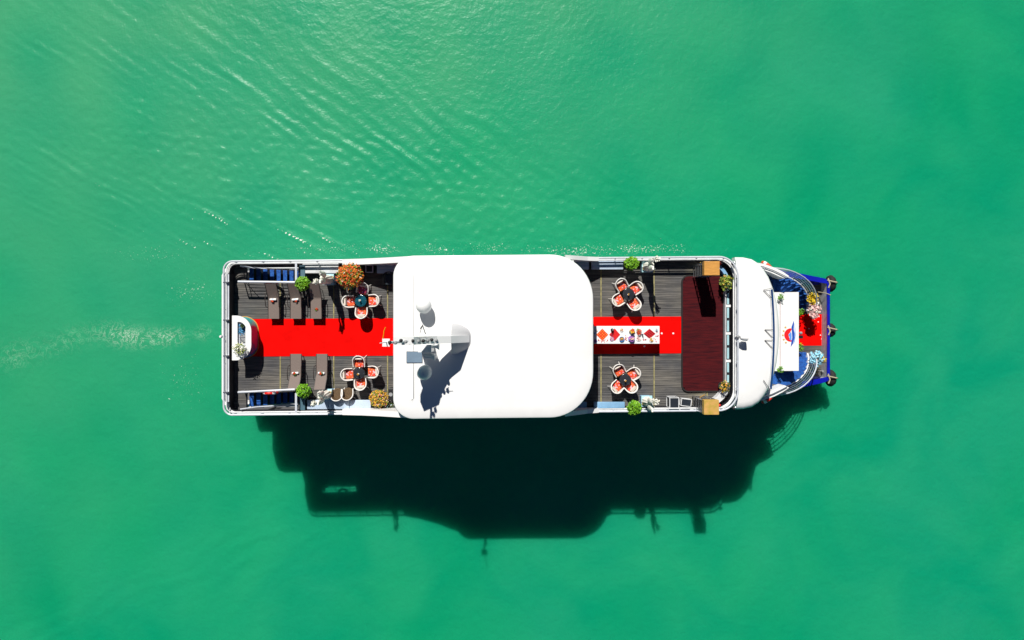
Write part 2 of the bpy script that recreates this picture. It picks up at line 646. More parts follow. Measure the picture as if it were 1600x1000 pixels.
def thing(name, label, cat, loc=(0, 0, 0), rz=0.0, group=None):
    o = bpy.data.objects.new(name, None)
    COL.objects.link(o)
    o.empty_display_size = 0.2
    o.location = loc
    o.rotation_euler = (0, 0, rz)
    o['label'] = label
    o['category'] = cat
    o['_o'] = [loc[0], loc[1], loc[2]]
    if group:
        o['group'] = group
    return o


def proto(name, label, cat, group=None):
    return thing(name, label, cat, (0, 0, 0), 0, group)


def tag(o, label, cat, group=None):
    o['label'] = label
    o['category'] = cat
    if group:
        o['group'] = group
    return o


def struct(o):
    o['kind'] = 'structure'
    return o


def copy_tree(o, parent=None):
    c = o.copy()
    COL.objects.link(c)
    c.parent = parent
    for ch in list(o.children):
        copy_tree(ch, c)
    return c


def place(src, used, loc, rz, label, sc=1.0):
    o = src if not used[0] else copy_tree(src)
    used[0] = True
    o.location = loc
    o.rotation_euler = (0, 0, rz)
    o.scale = (sc, sc, sc)
    o['label'] = label
    return o


# ------------------------------------------------------------------ water
def build_water():
    def axis(a, b, step, far):
        core = np.arange(a, b + step * 0.5, step)
        out = []
        d = step
        x = b
        while x < far:
            d *= 1.35
            x += d
            out.append(x)
        out = np.array(out)
        return np.concatenate([(a + b) - out[::-1], core, out])
    xs = axis(-36, 36, 0.11, 900)
    ys = axis(-24, 24, 0.11, 900)
    X, Y = np.meshgrid(xs, ys)
    px = 800 + X * FPX / CAMZ
    py = 500 - Y * FPX / CAMZ
    rng = np.random.RandomState(3)

    def smooth_noise(scale, seed, ax=1.0):
        r = np.random.RandomState(seed)
        h = np.zeros_like(X)
        for _ in range(14):
            th = r.uniform(0, 2 * PI)
            k = 2 * PI / (scale * r.uniform(0.6, 1.8))
            h += np.cos(k * (X * math.cos(th) * ax + Y * math.sin(th)) + r.uniform(0, 6.28))
        return h / 14 ** 0.5

    def along_noise(th, la, lb, seed):
        """noise stretched along the crest direction (th measured clockwise from +x as in the picture)"""
        r = np.random.RandomState(seed)
        U = X * math.cos(th) - Y * math.sin(th)
        V = X * math.sin(th) + Y * math.cos(th)
        h = np.zeros_like(X)
        for _ in range(16):
            a = r.uniform(0, 2 * PI)
            m_ = r.uniform(0.6, 1.7)
            h += np.cos(2 * PI * (U * math.cos(a) / (la * m_) + V * math.sin(a) / (lb * m_)) + r.uniform(0, 6.28))
        return h / 16 ** 0.5

    fade = np.clip((37 - np.abs(X)) / 3, 0, 1) * np.clip((25 - np.abs(Y)) / 3, 0, 1)
    H = np.zeros_like(X)
    foam = np.zeros_like(X)
    lace = np.zeros_like(X)

    def band(x0, y0, x1, y1, w0, w1, crest_deg, wl, amp, skew, seed, foamy=0.0):
        """diverging wake train: axis from (x0,y0) far end to (x1,y1) near the hull, in photo pixels at water level"""
        nonlocal H, foam
        dx, dy = x1 - x0, y1 - y0
        L = math.hypot(dx, dy)
        ux, uy = dx / L, dy / L
        s = ((px - x0) * ux + (py - y0) * uy) / L
        d = -(px - x0) * uy + (py - y0) * ux
        wd = w0 + (w1 - w0) * np.clip(s, -0.2, 1.1)
        wd = np.maximum(wd, 6)
        env = np.exp(-(d / wd) ** 2) * np.clip((1.06 - s) * 6, 0, 1)
        th = math.radians(crest_deg)
        n1 = smooth_noise(7.0, seed)
        n2 = along_noise(th, 5.5, 1.6, seed + 1)
        n3 = along_noise(th, 2.4, 0.9, seed + 5)
        nx, ny = -math.sin(th), math.cos(th)
        q = (px * nx + py * ny) + skew * d * d / np.maximum(wd, 20) + n1 * 0.22 * wl + n2 * 0.07 * wl
        ph = 2 * PI * q / wl
        c = np.cos(ph)
        shape = np.where(c > 0, np.abs(c) ** 1.9, -0.75 * np.abs(c))
        amod = np.clip(0.66 + 0.50 * n2 + 0.2 * n3, 0.05, 1.7)
        H += amp * env * shape * amod
        foam = np.maximum(foam, foamy * env * np.clip(c - 0.90, 0, 1) * 10 * np.clip(0.45 + 0.5 * n2 + .45 * n3, 0, 1.2) * np.clip(s * 1.5, 0, 1))

    band(-40, -150, 1150, 400, 95, 22, 38, 26, 0.030, -0.04, 11, 0.0)
    band(-60, -20, 1060, 405, 110, 20, 36, 19, 0.019, 0.0, 15, 0.35)
    band(60, -40, 760, 320, 50, 40, 38, 32, 0.024, 0.0, 21, 0.0)
    band(420, 180, 1130, 398, 40, 16, 30, 15, 0.018, 0.0, 25, 0.5)
    band(-100, 215, 620, 412, 36, 20, 27, 17, 0.036, 0.0, 31, 1.2)
    band(-100, 290, 520, 425, 26, 12, 24, 12, 0.020, 0.0, 35, 1.0)
    band(-100, 240, 700, 412, 30, 16, 29, 11, 0.014, 0.0, 37, 0.5)
    band(-100, 150, 520, 330, 60, 40, 30, 14, 0.008, 0.0, 41, 0.0)
    band(430, 850, 1000, 640, 40, 26, -25, 24, 0.018, 0.0, 51, 0.0)
    band(100, 980, 520, 720, 90, 40, -28, 26, 0.004, 0.0, 61, 0.0)
    H *= 0.72 + 0.36 * np.exp(-((px - 560) / 330) ** 2) * np.exp(-((py - 230) / 120) ** 2)
    H *= np.clip(0.40 + py / 380.0 + 0.35 * np.clip(1 - px / 500.0, 0, 1), 0.4, 1)
    # short wind ripples, stronger between the two wakes
    rip = 0.0030 + 0.0125 * np.exp(-((py - (265 + 0.17 * (px - 400))) / 75) ** 2) * np.clip((1150 - px) / 400, 0, 1) * np.clip(px / 300, 0.3, 1)
    H += rip * smooth_noise(0.62, 71) + 0.0035 * smooth_noise(1.5, 72) + rip * 0.5 * smooth_noise(0.4, 75)
    H += 0.012 * smooth_noise(7, 73)
    # side foam close to the upper hull side
    e = np.exp(-((py - 389) / 13) ** 2) * np.clip((px - 380) / 120, 0, 1) * np.clip((1120 - px) / 60, 0, 1)
    e2 = np.exp(-((py - 398) / 22) ** 2) * np.exp(-((px - 240) / 130) ** 2)
    n = smooth_noise(2.0, 81)
    foam = np.maximum(foam, e * (0.44 + 0.12 * n) + 0.36 * e2)
    e3 = np.exp(-((py - 392) / 16) ** 2) * np.exp(-((px - 905) / 110) ** 2)
    foam = np.maximum(foam, e3 * 0.52)
    # propeller wash behind the stern
    yc = 524 + np.where(px < 150, (150 - px) * 0.22, 0) + 4 * np.sin(px / 30.0)
    wdt = 8 + np.clip((350 - px) / 350, 0, 1) * 13
    g = np.exp(-((py - yc) / wdt) ** 2) * np.clip((356 - px) / 20, 0, 1)
    clump = 0.9 * np.exp(-((px - 262) / 24) ** 2) + 1.0 * np.exp(-((px - 200) / 36) ** 2) + 0.42 * np.exp(-((px - 318) / 12) ** 2) + 0.22 * np.exp(-((px - 110) / 45) ** 2) + 0.28 * np.exp(-((px - 25) / 35) ** 2)
    lace = 0.75 * g * np.clip(clump, 0, 1)
    foam = np.maximum(foam, 0.43 * g * clump)
    foam = np.maximum(foam, 0.36 * np.exp(-((py - 600) / 60) ** 2) * np.exp(-((px - 290) / 60) ** 2))
    foam = np.maximum(foam, 0.42 * np.exp(-((py - 455) / 30) ** 2) * np.exp(-((px - 300) / 60) ** 2))
    H += 0.02 * g * smooth_noise(0.7, 91)
    silt_sheen = np.clip(0.35 * g * clump, 0, 1) + 0.85 * np.clip(1 - (px * 0.75 + py * 1.25) / 1350, 0, 1) * (0.8 + 0.2 * smooth_noise(6, 95))  # wash silt first, then paler colour standing in for sheen at upper left
    silt_sheen = np.clip(silt_sheen, 0, 0.8)
    inside = np.clip((37 - np.abs(X)) / 1.5, 0, 1) * np.clip((25 - np.abs(Y)) / 1.5, 0, 1)
    foam *= inside
    lace *= inside
    H *= fade
    ny_, nx_ = X.shape
    co = np.stack([X, Y, H], axis=-1).reshape(-1, 3).astype(np.float32)
    idx = np.arange(nx_ * ny_).reshape(ny_, nx_)
    q = np.stack([idx[:-1, :-1], idx[:-1, 1:], idx[1:, 1:], idx[1:, :-1]], axis=-1).reshape(-1, 4)
    me = bpy.data.meshes.new('water')
    me.vertices.add(len(co))
    me.vertices.foreach_set('co', co.ravel())
    me.loops.add(q.size)
    me.loops.foreach_set('vertex_index', q.ravel().astype(np.int32))
    me.polygons.add(len(q))
    me.polygons.foreach_set('loop_start', np.arange(0, q.size, 4, dtype=np.int32))
    me.polygons.foreach_set('use_smooth', np.ones(len(q), dtype=bool))
    me.update(calc_edges=True)
    for nm, arr in (('foam', foam), ('lace', lace), ('silt_sheen', silt_sheen)):
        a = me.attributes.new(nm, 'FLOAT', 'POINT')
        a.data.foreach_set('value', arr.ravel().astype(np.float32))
    me.materials.append(water_material())
    o = bpy.data.objects.new('water', me)
    COL.objects.link(o)
    struct(o)


build_water()

# ------------------------------------------------------------------ the boat
BX, BY = 1.0, cy(1.0)
boat = thing('cruise_boat', 'long white and blue cruise boat with a big white canopy roof', 'boat', (BX, BY, 0))

# hull: loft of three outlines
half = [(-16.6, 3.2), (-16.2, 3.55), (-10, 3.75), (0, 3.8), (8, 3.8), (12, 3.78), (14.5, 3.72), (16.2, 3.6), (18.7, 3.08), (19.0, 2.92)]
out = [(x, -y) for x, y in half] + [(x, y) for x, y in half[::-1]]
out = bf(out)
n = len(out)
low = [(1.0 + (x - 1.0) * 0.955, cy(x) + (y - cy(x)) * 0.9) for x, y in out]
wl = [(1.0 + (x - 1.0) * 0.985, cy(x) + (y - cy(x)) * 0.96) for x, y in out]
mb = MB()
vs = [(p[0], p[1], -0.6) for p in low] + [(p[0], p[1], 0.5) for p in wl] + [(p[0], p[1], 1.3) for p in out]
fs = []
for k in range(2):
    for i in range(n):
        j = (i + 1) % n
        fs.append((k * n + i, k * n + j, (k + 1) * n + j, (k + 1) * n + i))
fs.append(tuple(range(n))[::-1])
fs.append(tuple(2 * n + i for i in range(n)))
mb.add(vs, fs).build('hull', BLUE, boat)
# bulwark rim round the main deck (wide blue cap)
o1 = inset(out, -0.04)
o2 = [((18.88 if x > 18.3 else x), y) for x, y in inset(out, 0.30)]
MB().ringwall(out, [(min(x, 18.95), y) for x, y in inset(out, 0.12)], 1.303, 2.02).build('hull_bulwark', mat('white inner bulwark', (0.55, 0.57, 0.62), 0.5, var=0.4, vscale=3), boat)
MB().ringwall(o1, o2, 2.02, 2.13).build('hull_rim', BLUE, boat)

# bow deck boards
mbd = MB()
x0, x1 = 13.0, 18.92
yy = -2.80
while yy < 2.7:
    xe = x1
    mbd.box(x0, xe, cy(16) + yy, cy(16) + yy + 0.125, 1.303, 1.345 + random.uniform(-.003, .003))
    yy += 0.14
o = mbd.build('bow_deck_boards', DECK, boat)
o['kind'] = 'stuff'

# main deck cabin
cab = bf(round_rect(-15.0, 14.0, -3.45, 3.45, (0.4, (2.2, 2.4), (2.2, 2.4), 0.4), 8))
MB().prism(cab, 1.303, ZM - 0.15).build('lower_cabin', WHITE, boat)
for sy in (-1, 1):
    for i in range(13):
        xa = -13.6 + i * 1.95
        xb = xa + 1.55
        ym = cy((xa + xb) / 2) + sy * 3.475
        wdw = MB().boxc(((xa + xb) / 2, ym, 2.95), (1.63, 0.06, 1.25), 0.009).build('window', RAILM, boat)
        MB().boxc(((xa + xb) / 2, ym + sy * 0.012, 2.95), (1.5, 0.06, 1.1), 0.009).build('pane', GLASS, wdw)

# middle deck slab and bulwark
sidepts = [(-16.02, 3.4), (-15.87, 3.75), (-15.5, 3.9), (-8, 3.9), (0, 3.9), (8, 3.9), (12.5, 3.9), (13.3, 3.87), (13.9, 3.76), (14.5, 3.55), (14.95, 3.32), (15.3, 3.08)]
inpts = [(-15.72, 3.3), (-15.64, 3.5), (-15.42, 3.6), (-8, 3.6), (0, 3.6), (8, 3.6), (12.5, 3.6), (13.2, 3.58), (13.75, 3.48), (14.3, 3.27), (14.75, 3.06), (15.05, 2.95)]
mid = bf([(x, -y) for x, y in sidepts] + [(14.72, -2.95), (14.72, 2.95)] + [(x, y) for x, y in sidepts[::-1]])
MB().prism(mid, ZM - 0.15, ZM).build('middle_deck', FLR, boat)
ow = bf([(x, -y) for x, y in sidepts[::-1]] + [(x, y) for x, y in sidepts])
iw = bf([(x, -y) for x, y in inpts[::-1]] + [(x, y) for x, y in inpts])
MB().ringwall(ow, iw, ZM + 0.002, ZM + 0.92, closed=False).build('middle_bulwark', WHITE, boat, smooth=True)
MB().tube([((a[0] * .45 + b[0] * .55), (a[1] * .45 + b[1] * .55), ZM + 1.0) for a, b in zip(ow, iw)], 0.03, 6).build('middle_rail', STEEL, boat, smooth=True)

# middle cabin (bridge deck), leaving the stern quarters open so that the sun reaches the stair wells
cab2 = bf(round_rect(-10.6, 13.1, -3.3, 3.3, (0.3, (1.6, 2.4), (1.6, 2.4), 0.3), 8))
MB().prism(cab2, ZM + 0.003, ZD - 0.22).build('bridge_cabin', WHITE, boat)
for sy in (-1, 1):
    for i in range(11):
        xa = -10.1 + i * 1.95
        ym = cy(xa + .8) + sy * 3.325
        wdw = MB().boxc((xa + .8, ym, 5.95), (1.7, 0.06, 1.5), 0.009).build('window', RAILM, boat)
        MB().boxc((xa + .8, ym + sy * 0.012, 5.95), (1.56, 0.06, 1.34), 0.009).build('pane', BGLASS, wdw)
for i in range(5):
    ya = -2.1 + i * 1.05
    a = MB().boxc((13.14, cy(13) + ya, 6.1), (0.06, 0.92, 1.3)).build('window', RAILM, boat)
    MB().boxc((13.155, cy(13) + ya, 6.1), (0.06, 0.80, 1.18)).build('pane', BGLASS, a)
MB().box(-16.65, -15.0, cy(-16) - 3.3, cy(-16) + 3.3, 1.306, 3.2, .1).build('stern_house', WHITE, boat)
# posts carrying the open stern part of the sun deck
for x in (-14.3, -11.2):
    for sy in (-1, 1):
        MB().boxc((x, cy(x) + sy * 3.72, (ZM + ZD) / 2 - 0.1), (0.16, 0.12, ZD - ZM - 0.23)).build('post', RAILM, boat)
MB().boxc((-12.7, cy(-12.7), (ZM + ZD) / 2 - 0.1), (4.0, 5.55, ZD - ZM - 0.24), 0.009).build('aft_saloon', WHITE2, boat)

# sun deck: slab with two stair wells
SX0, SX1 = -14.45, 11.35
WX0, WX1 = -13.82, -11.1
WY0, WY1 = 2.86, 3.66
def strip(x0, x1, y0, y1, z0, z1, mbx):
    pts = bf([(x0, y0), (x1, y0), (x1, y1), (x0, y1)])
    mbx.prism(pts, z0, z1)
sl = MB()
strip(SX0 - .1, SX1, -WY0, WY0, ZD - 0.2, ZD - 0.03, sl)
for sy in (-1, 1):
    a, b_ = sorted((sy * WY0, sy * 3.85))
    strip(WX1, SX1, a, b_, ZD - 0.2, ZD - 0.03, sl)
    strip(SX0 - .1, WX0, a, b_, ZD - 0.2, ZD - 0.03, sl)
    a, b_ = sorted((sy * WY1, sy * 3.85))
    strip(WX0, WX1, a, b_, ZD - 0.2, ZD - 0.03, sl)
sl.build('sun_deck', FLR, boat)
seams = [SX0, -12.05, -9.27, -6.47, -3.70, -0.93, 1.86, 4.63, 7.39, 10.15, SX1]
pl = MB()
rnd = random.Random(5)
PW = 0.118
for k in range(len(seams) - 1):
    a, b_ = seams[k] + (0.035 if k else 0), seams[k + 1] - 0.035
    y = -3.74
    while y < 3.72:
        segs = [(a, b_)]
        ym = y + PW / 2
        if WY0 - 0.03 < abs(ym) < WY1 + 0.03:
            ns = []
            for s0, s1 in segs:
                if s1 <= WX0 or s0 >= WX1:
                    ns.append((s0, s1))
                else:
                    if s0 < WX0:
                        ns.append((s0, WX0))
                    if s1 > WX1:
                        ns.append((WX1, s1))
            segs = ns
        for s0, s1 in segs:
            if s1 - s0 > 0.05:
                dz = rnd.uniform(-0.003, 0.003)
                pts = bf([(s0, y), (s1, y), (s1, y + PW - 0.014), (s0, y + PW - 0.014)])
                pl.prism(pts, ZD - 0.028, ZD + dz)
        y += PW
o = pl.build('deck_boards', DECK, boat)
o['kind'] = 'stuff'
for x in seams[1:-1]:
    seg = [(-2.84, 2.84)] if WX0 < x < WX1 else [(-3.72, 3.72)]
    for a, b_ in seg:
        m_ = MB()
        m_.prism(bf([(x - 0.03, a), (x + 0.03, a), (x + 0.03, b_), (x - 0.03, b_)]), ZD - 0.028, ZD + 0.008)
        m_.build('seam_strip', SEAM, boat)

# sun deck coaming and rails
rim = bf(round_rect(-14.66, 11.5, -3.93, 3.93, (0.48, (1.0, 1.05), (1.0, 1.05), 0.48), 10))
rin = inset(rim, 0.15)
MB().ringwall(rim, rin, ZD - 0.22, ZD + 0.46).build('coaming', WHITE, boat, smooth=True)
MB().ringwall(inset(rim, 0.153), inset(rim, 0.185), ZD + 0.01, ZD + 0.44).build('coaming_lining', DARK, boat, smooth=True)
cap = inset(rim, -0.02)
MB().ringwall(cap, inset(rim, 0.10), ZD + 0.462, ZD + 0.50).build('coaming_cap', WHITE, boat, smooth=True)
for zz, off, r_ in ((ZD + 0.64, 0.10, 0.022), (ZD + 0.86, 0.03, 0.048)):
    ring = inset(rim, off)
    MB().tube([(p[0], p[1], zz) for p in ring], r_, 8, closed=True).build('rail', RAILM, boat, smooth=True)
ring = inset(rim, 0.15)
MB().tube([(p[0], p[1], ZD + 0.80) for p in ring], 0.028, 8, closed=True).build('rail', WHITE2, boat, smooth=True)
# rail posts along the outline
def along(pts, step):
    res = []
    d = 0
    nxt = step / 2
    k = len(pts)
    for i in range(k):
        a = Vector(pts[i])
        b = Vector(pts[(i + 1) % k])
        L = (b - a).length
        while nxt < d + L:
            res.append(a.lerp(b, (nxt - d) / L))
            nxt += step
        d += L
    return res
for p in along(inset(rim, 0.07), 1.38):
    MB().box(p.x - 0.022, p.x + 0.022, p.y - 0.022, p.y + 0.022, ZD + 0.50, ZD + 0.84).build('rail_post', RAILM, boat)
# stern: higher solid inner screen
sp = [p for p in inset(rim, 0.19)]
st_ = [p for p in sp if p[0] < -13.9]
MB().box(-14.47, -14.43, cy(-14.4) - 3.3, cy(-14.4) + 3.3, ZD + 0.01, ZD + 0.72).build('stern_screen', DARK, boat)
MB().box(-14.55, -14.40, cy(-14.4) - 3.25, cy(-14.4) + 3.25, ZD + 0.722, ZD + 0.76).build('screen_cap', RAILM, boat)
for py_ in (441, 500, 556, 613):
    x, y = P(353, py_, ZD + 0.9)
    MB().box(x - 0.14, x + 0.12, y - 0.03, y + 0.03, ZD + 0.76, ZD + 0.915).build('rail_bracket', STEEL, boat)

# forward end of the sun deck: window bench wall
fw = MB()
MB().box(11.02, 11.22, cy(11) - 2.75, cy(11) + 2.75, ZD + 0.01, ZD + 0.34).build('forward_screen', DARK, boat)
yy = -2.7
while yy < 2.5:
    MB().box(11.07, 11.16, cy(11) + yy, cy(11) + yy + 0.56, ZD + 0.343, ZD + 0.38, ).build('screen_pane', CUSHB, boat)
    yy += 0.70
MB().box(10.975, 11.018, cy(11) - 2.75, cy(11) + 2.75, ZD + 0.01, ZD + 0.40).build('screen_rail', WHITE2, boat)
for py_ in (478, 521, 564):
    x, y = P(1140, py_, ZD + .4)
    MB().box(11.0, 11.24, y - 0.06, y + 0.06, ZD + 0.02, ZD + 0.41).build('screen_post', WHITE, boat)
# curved corner seat at the lower forward corner
arc = []
for i in range(11):
    a = -PI / 2 + i / 10 * PI / 2
    arc.append((9.95 + 1.25 * math.cos(a), cy(10.5) - 2.55 + 1.2 * math.sin(a)))
arc2 = [(9.95 + (x - 9.95) * 0.70, cy(10.5) - 2.55 + (y - cy(10.5) + 2.55) * 0.76) for x, y in arc]
MB().ringwall(arc, arc2, ZD + 0.01, ZD + 0.42, closed=False).build('corner_seat', WHITE2, boat, smooth=True)
arc = [(x, 2 * cy(10.5) - y) for x, y in arc]
arc3 = [(9.95 + (x - 9.95) * 0.86, cy(10.5) + 2.55 + (y - cy(10.5) - 2.55) * 0.88) for x, y in arc]
MB().ringwall(arc3, arc, ZD + 0.01, ZD + 0.42, closed=False).build('corner_seat', LBLUE, boat, smooth=True)

# wheelhouse roof in front of the sun deck
hr = [(11.52, 3.93), (11.95, 3.92), (12.4, 3.82), (12.75, 3.6), (13.0, 3.3), (13.26, 2.9), (13.50, 2.3), (13.68, 1.6), (13.78, 0.8), (13.82, 0)]
ro = [(x, -y) for x, y in hr] + [(x, y) for x, y in hr[::-1][1:]]
ro = bf(ro)
def rsc(k, dz_):
    return ([(11.52 + (x - 11.52) * k, cy(12) + (y - cy(12)) * k) for x, y in ro], dz_)


rings = [(ro, ZD - 0.28), (ro, ZD + 0.18), rsc(.985, ZD + 0.27), rsc(.95, ZD + 0.36), rsc(.90, ZD + 0.40), rsc(.78, ZD + 0.43), rsc(.6, ZD + .455)]
mb = MB()
n = len(ro)
vs = []
fs = []
for ps, z in rings:
    vs += [(max(p[0], 11.52), p[1], z) for p in ps]
for k in range(len(rings) - 1):
    for i in range(n):
        j = (i + 1) % n
        fs.append((k * n + i, k * n + j, (k + 1) * n + j, (k + 1) * n + i))
fs.append(tuple(range(n))[::-1])
fs.append(tuple((len(rings) - 1) * n + i for i in range(n)))
roof = mb.add(vs, fs).build('wheelhouse_roof', WHITE, boat, smooth=True)
# the window slot and the lip in front of it
pts_s = []
for py_ in (452, 470, 490, 510, 530, 550, 570, 590, 608):
    t = (py_ - 530) / 80.0
    pxx = 1209.5 - 3.6 * t * t - 1.5 * max(0, t)
    x, y = P(pxx, py_, ZD + 0.46)
    pts_s.append((x, y, ZD + 0.452))
MB().tube(pts_s, 0.05, 6).build('window_slot', BGLASS, roof, smooth=True)
MB().tube([(x - 0.10, y, z + 0.03) for x, y, z in pts_s], 0.022, 6).build('window_trim', WHITE2, roof, smooth=True)
# little wiper frames
for (a, b_, c_) in (((1193, 453), (1207, 450), (1206, 466)), ((1195, 515), (1208, 515), (1208, 528)), ((1195, 531.5), (1208, 531.5), (1208, 545)), ((1193, 594), None, (1204, 610))):
    z = ZD + 0.50
    pts = [(*P(a[0], a[1], z), z)]
    if b_:
        pts.append((*P(b_[0], b_[1], z), z))
    w_ = MB()
    if b_:
        w_.tube([pts[0], (*P(b_[0], b_[1], z), z)], 0.013, 5)
    w_.tube([pts[0], (*P(c_[0], c_[1], z), z)], 0.016, 5)
    w_.build('wiper', ANT, roof)

# canopy
ca = bf(round_rect(-5.74, 3.93, -3.95, 3.94, ((1.0, 1.0), (2.1, 2.2), (2.1, 2.2), (1.0, 1.0)), 14))
rings = [(inset(ca, 0.06), ZC - 0.28), (inset(ca, 0.01), ZC - 0.2), (ca, ZC - 0.08), (inset(ca, 0.03), ZC - 0.02), (inset(ca, 0.12), ZC + 0.015), (inset(ca, 0.6), ZC + 0.03), (inset(ca, 1.02), ZC + 0.035)]
n = len(ca)
vs = []
fs = []
for ps, z in rings:
    vs += [(p[0], p[1], z) for p in ps]
for k in range(len(rings) - 1):
    for i in range(n):
        j = (i + 1) % n
        fs.append((k * n + i, k * n + j, (k + 1) * n + j, (k + 1) * n + i))
fs.append(tuple(range(n))[::-1])
fs.append(tuple((len(rings) - 1) * n + i for i in range(n)))
canopy = MB().add(vs, fs).build('canopy', WHITE, boat, smooth=True)
ZT = ZC + 0.036
# side walls and corner posts under the canopy
for sy in (-1, 1):
    wl_ = MB()
    wl_.prism(bf([(-5.0, sy * 3.62 - 0.04), (3.0, sy * 3.62 - 0.04), (3.0, sy * 3.62 + 0.04), (-5.0, sy * 3.62 + 0.04)]), ZD + 0.012, ZC - 0.27)
    wl_ = wl_.build('canopy_side_wall', WHITE, boat)
    for i in range(5):
        xa = -4.2 + i * 1.6
        MB().boxc((xa, cy(xa) + sy * 3.665, 8.95), (1.3, 0.03, 1.3), 0.009).build('side_pane', GLASS, wl_)
for x in (-5.1, 3.05):
    for yv in (-3.3, 3.3):
        MB().lathe([(0.06, 0), (0.06, ZC - ZD - 0.28)], (x, cy(x) + yv, ZD + 0.012), 10).build('canopy_post', RAILM, boat, smooth=True)
# swept side wings that run from the rail up to the canopy
def wing(xs, zs, y_in, y_out, nm='side_wing'):
    vs = []
    for x, z in zip(xs, zs):
        vs += [(x, cy(x) + y_in, z - 0.0), (x, cy(x) + y_out, z), (x, cy(x) + y_in, ZD + 0.47), (x, cy(x) + y_out, ZD + 0.47)]
    fs = []
    for i in range(len(xs) - 1):
        a = i * 4
        b = a + 4
        fs += [(a, a + 1, b + 1, b), (a + 1, a + 3, b + 3, b + 1), (a + 2, a, b, b + 2), (a + 3, a + 2, b + 2, b + 3)]
    fs += [(0, 2, 3, 1), (len(vs) - 4, len(vs) - 3, len(vs) - 1, len(vs) - 2)]
    return MB().add(vs, fs).build(nm, WHITE, boat, smooth=False)
for sy in (-1, 1):
    a, b_ = sorted((sy * 3.66, sy * 3.945))
    wing([-8.6, -7.6, -6.6, -5.6, -4.9], [8.40, 8.62, 8.98, 9.45, 9.78], a, b_)
    a, b_ = sorted((sy * 3.74, sy * 3.945))
    wing([2.6, 3.2, 3.8, 4.4], [9.7, 9.2, 8.7, 8.4], a, b_)

# stairs down to the middle deck
for sy in (-1, 1):
    c0 = cy(-12.5)
    ya, yb = sorted((c0 + sy * (WY0 + 0.03), c0 + sy * (WY1 - 0.04)))
    stair = MB()
    ins = c0 + sy * (WY0 - 0.005)
    stair.box(WX0, WX1, min(ins, ins - sy * 0.03), max(ins, ins - sy * 0.03), ZM + 0.01, ZD - 0.035)
    stair.box(WX1 - 0.03, WX1 + 0.0, ya, yb, ZM + 0.01, ZD - 0.035)
    stair.add([(WX0, ya, ZD - .42), (WX0, yb, ZD - .42), (WX1, yb, ZM + .08), (WX1, ya, ZM + .08), (WX0, ya, ZD - .5), (WX0, yb, ZD - .5), (WX1, yb, ZM), (WX1, ya, ZM)],
              [(0, 3, 2, 1), (4, 5, 6, 7), (0, 1, 5, 4), (1, 2, 6, 5), (2, 3, 7, 6), (3, 0, 4, 7)])
    stair = stair.build('staircase', DARK, boat)
    ns = 10
    for i in range(ns):
        xa = WX0 + 0.06 + i * (WX1 - WX0 - 0.1) / ns
        zt = ZD - 0.27 - i * 0.27
        MB().box(xa, xa + 0.215, ya, yb, zt - 0.05, zt).build('step', BLUEC, stair)
    # well rails
    cyy = c0 + sy * (WY0 - 0.06)
    rl = MB()
    a = P(372, 440 if sy > 0 else 613, ZD + 0.9)
    b_ = P(461, 441 if sy > 0 else 608.5, ZD + 0.9)
    rl.tube([(a[0], a[1], ZD + 0.9), (b_[0], b_[1], ZD + 0.9)], 0.055, 8)
    rl.tube([(a[0], a[1], ZD + 0.9), (a[0] - .02, a[1], ZD + 0.02)], 0.03, 8)
    rl.build('stair_handrail', RAILM, boat, smooth=True)
    for zz in (0.16, 0.34, 0.52, 0.70):
        MB().tube([(a[0] + 0.15 * (zz < .6), a[1] + sy * .03, ZD + zz), (b_[0], b_[1] + sy * .03, ZD + zz)], 0.017, 6).build('stair_rail', STEEL, boat, smooth=True)
    for i in range(4):
        t = (i + .2) / 3.3
        x = a[0] + (b_[0] - a[0]) * t
        MB().tube([(x, a[1] + (b_[1] - a[1]) * t, ZD + 0.01), (x, a[1] + (b_[1] - a[1]) * t, ZD + 0.88)], 0.022, 6).build('stair_post', STEEL, boat, smooth=True)
    MB().tube([(a[0] + .05, a[1], ZD + .02), (a[0] + .55, a[1], ZD + .86)], 0.016, 6).build('stair_brace', STEEL, boat, smooth=True)
    # sloping outer handrail
    q0 = P(372, 409 if sy > 0 else 642, ZD + 0.85)
    MB().tube([(q0[0], c0 + sy * 3.66, ZD + 0.60), (-13.2, c0 + sy * 3.58, ZD + 0.35), (-11.2, c0 + sy * 3.5, ZD - 0.2)], 0.035, 6).build('stair_handrail', RAILM, boat, smooth=True)
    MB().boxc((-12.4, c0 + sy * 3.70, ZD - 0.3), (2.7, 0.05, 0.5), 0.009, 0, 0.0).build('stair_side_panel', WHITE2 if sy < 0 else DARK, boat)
    # end frame where the well stops
    e_ = P(467.5, 428, ZD + 0.8)
    fr = MB()
    fr.box(-11.02, -10.92, c0 + sy * 3.32 - .5, c0 + sy * 3.32 + .5, ZD + 0.78, ZD + 0.84)
    fr.box(-11.02, -10.95, c0 + sy * 2.84 - .03, c0 + sy * 2.84 + .03, ZD + 0.012, ZD + 0.78)
    fr.build('well_gate', RAILM, boat)
    MB().box(-10.90, -10.62, c0 + sy * 3.3 - .42, c0 + sy * 3.3 + .42, ZD + 0.012, ZD + 0.5).build('well_locker', mat('slate blue locker', (0.07, 0.15, 0.2), 0.5, var=.2), boat)

# bow: white cabin top with the emblem, curved stairs at each side
ZL = 4.48
panel = MB().prism(bf([(12.9, -2.22), (16.18, -2.22), (16.18, 2.22), (12.9, 2.22)]), 1.35, ZL).build('emblem_cabin', WHITE, boat)
MB().tube([(*P(1219, 459, ZL + .03), ZL + .03), (*P(1219, 579, ZL + .03), ZL + .03)], 0.02, 6).build('trim', mat('rose grey trim', (.55, .42, .42), .5), panel)
dz = ZL + 0.003


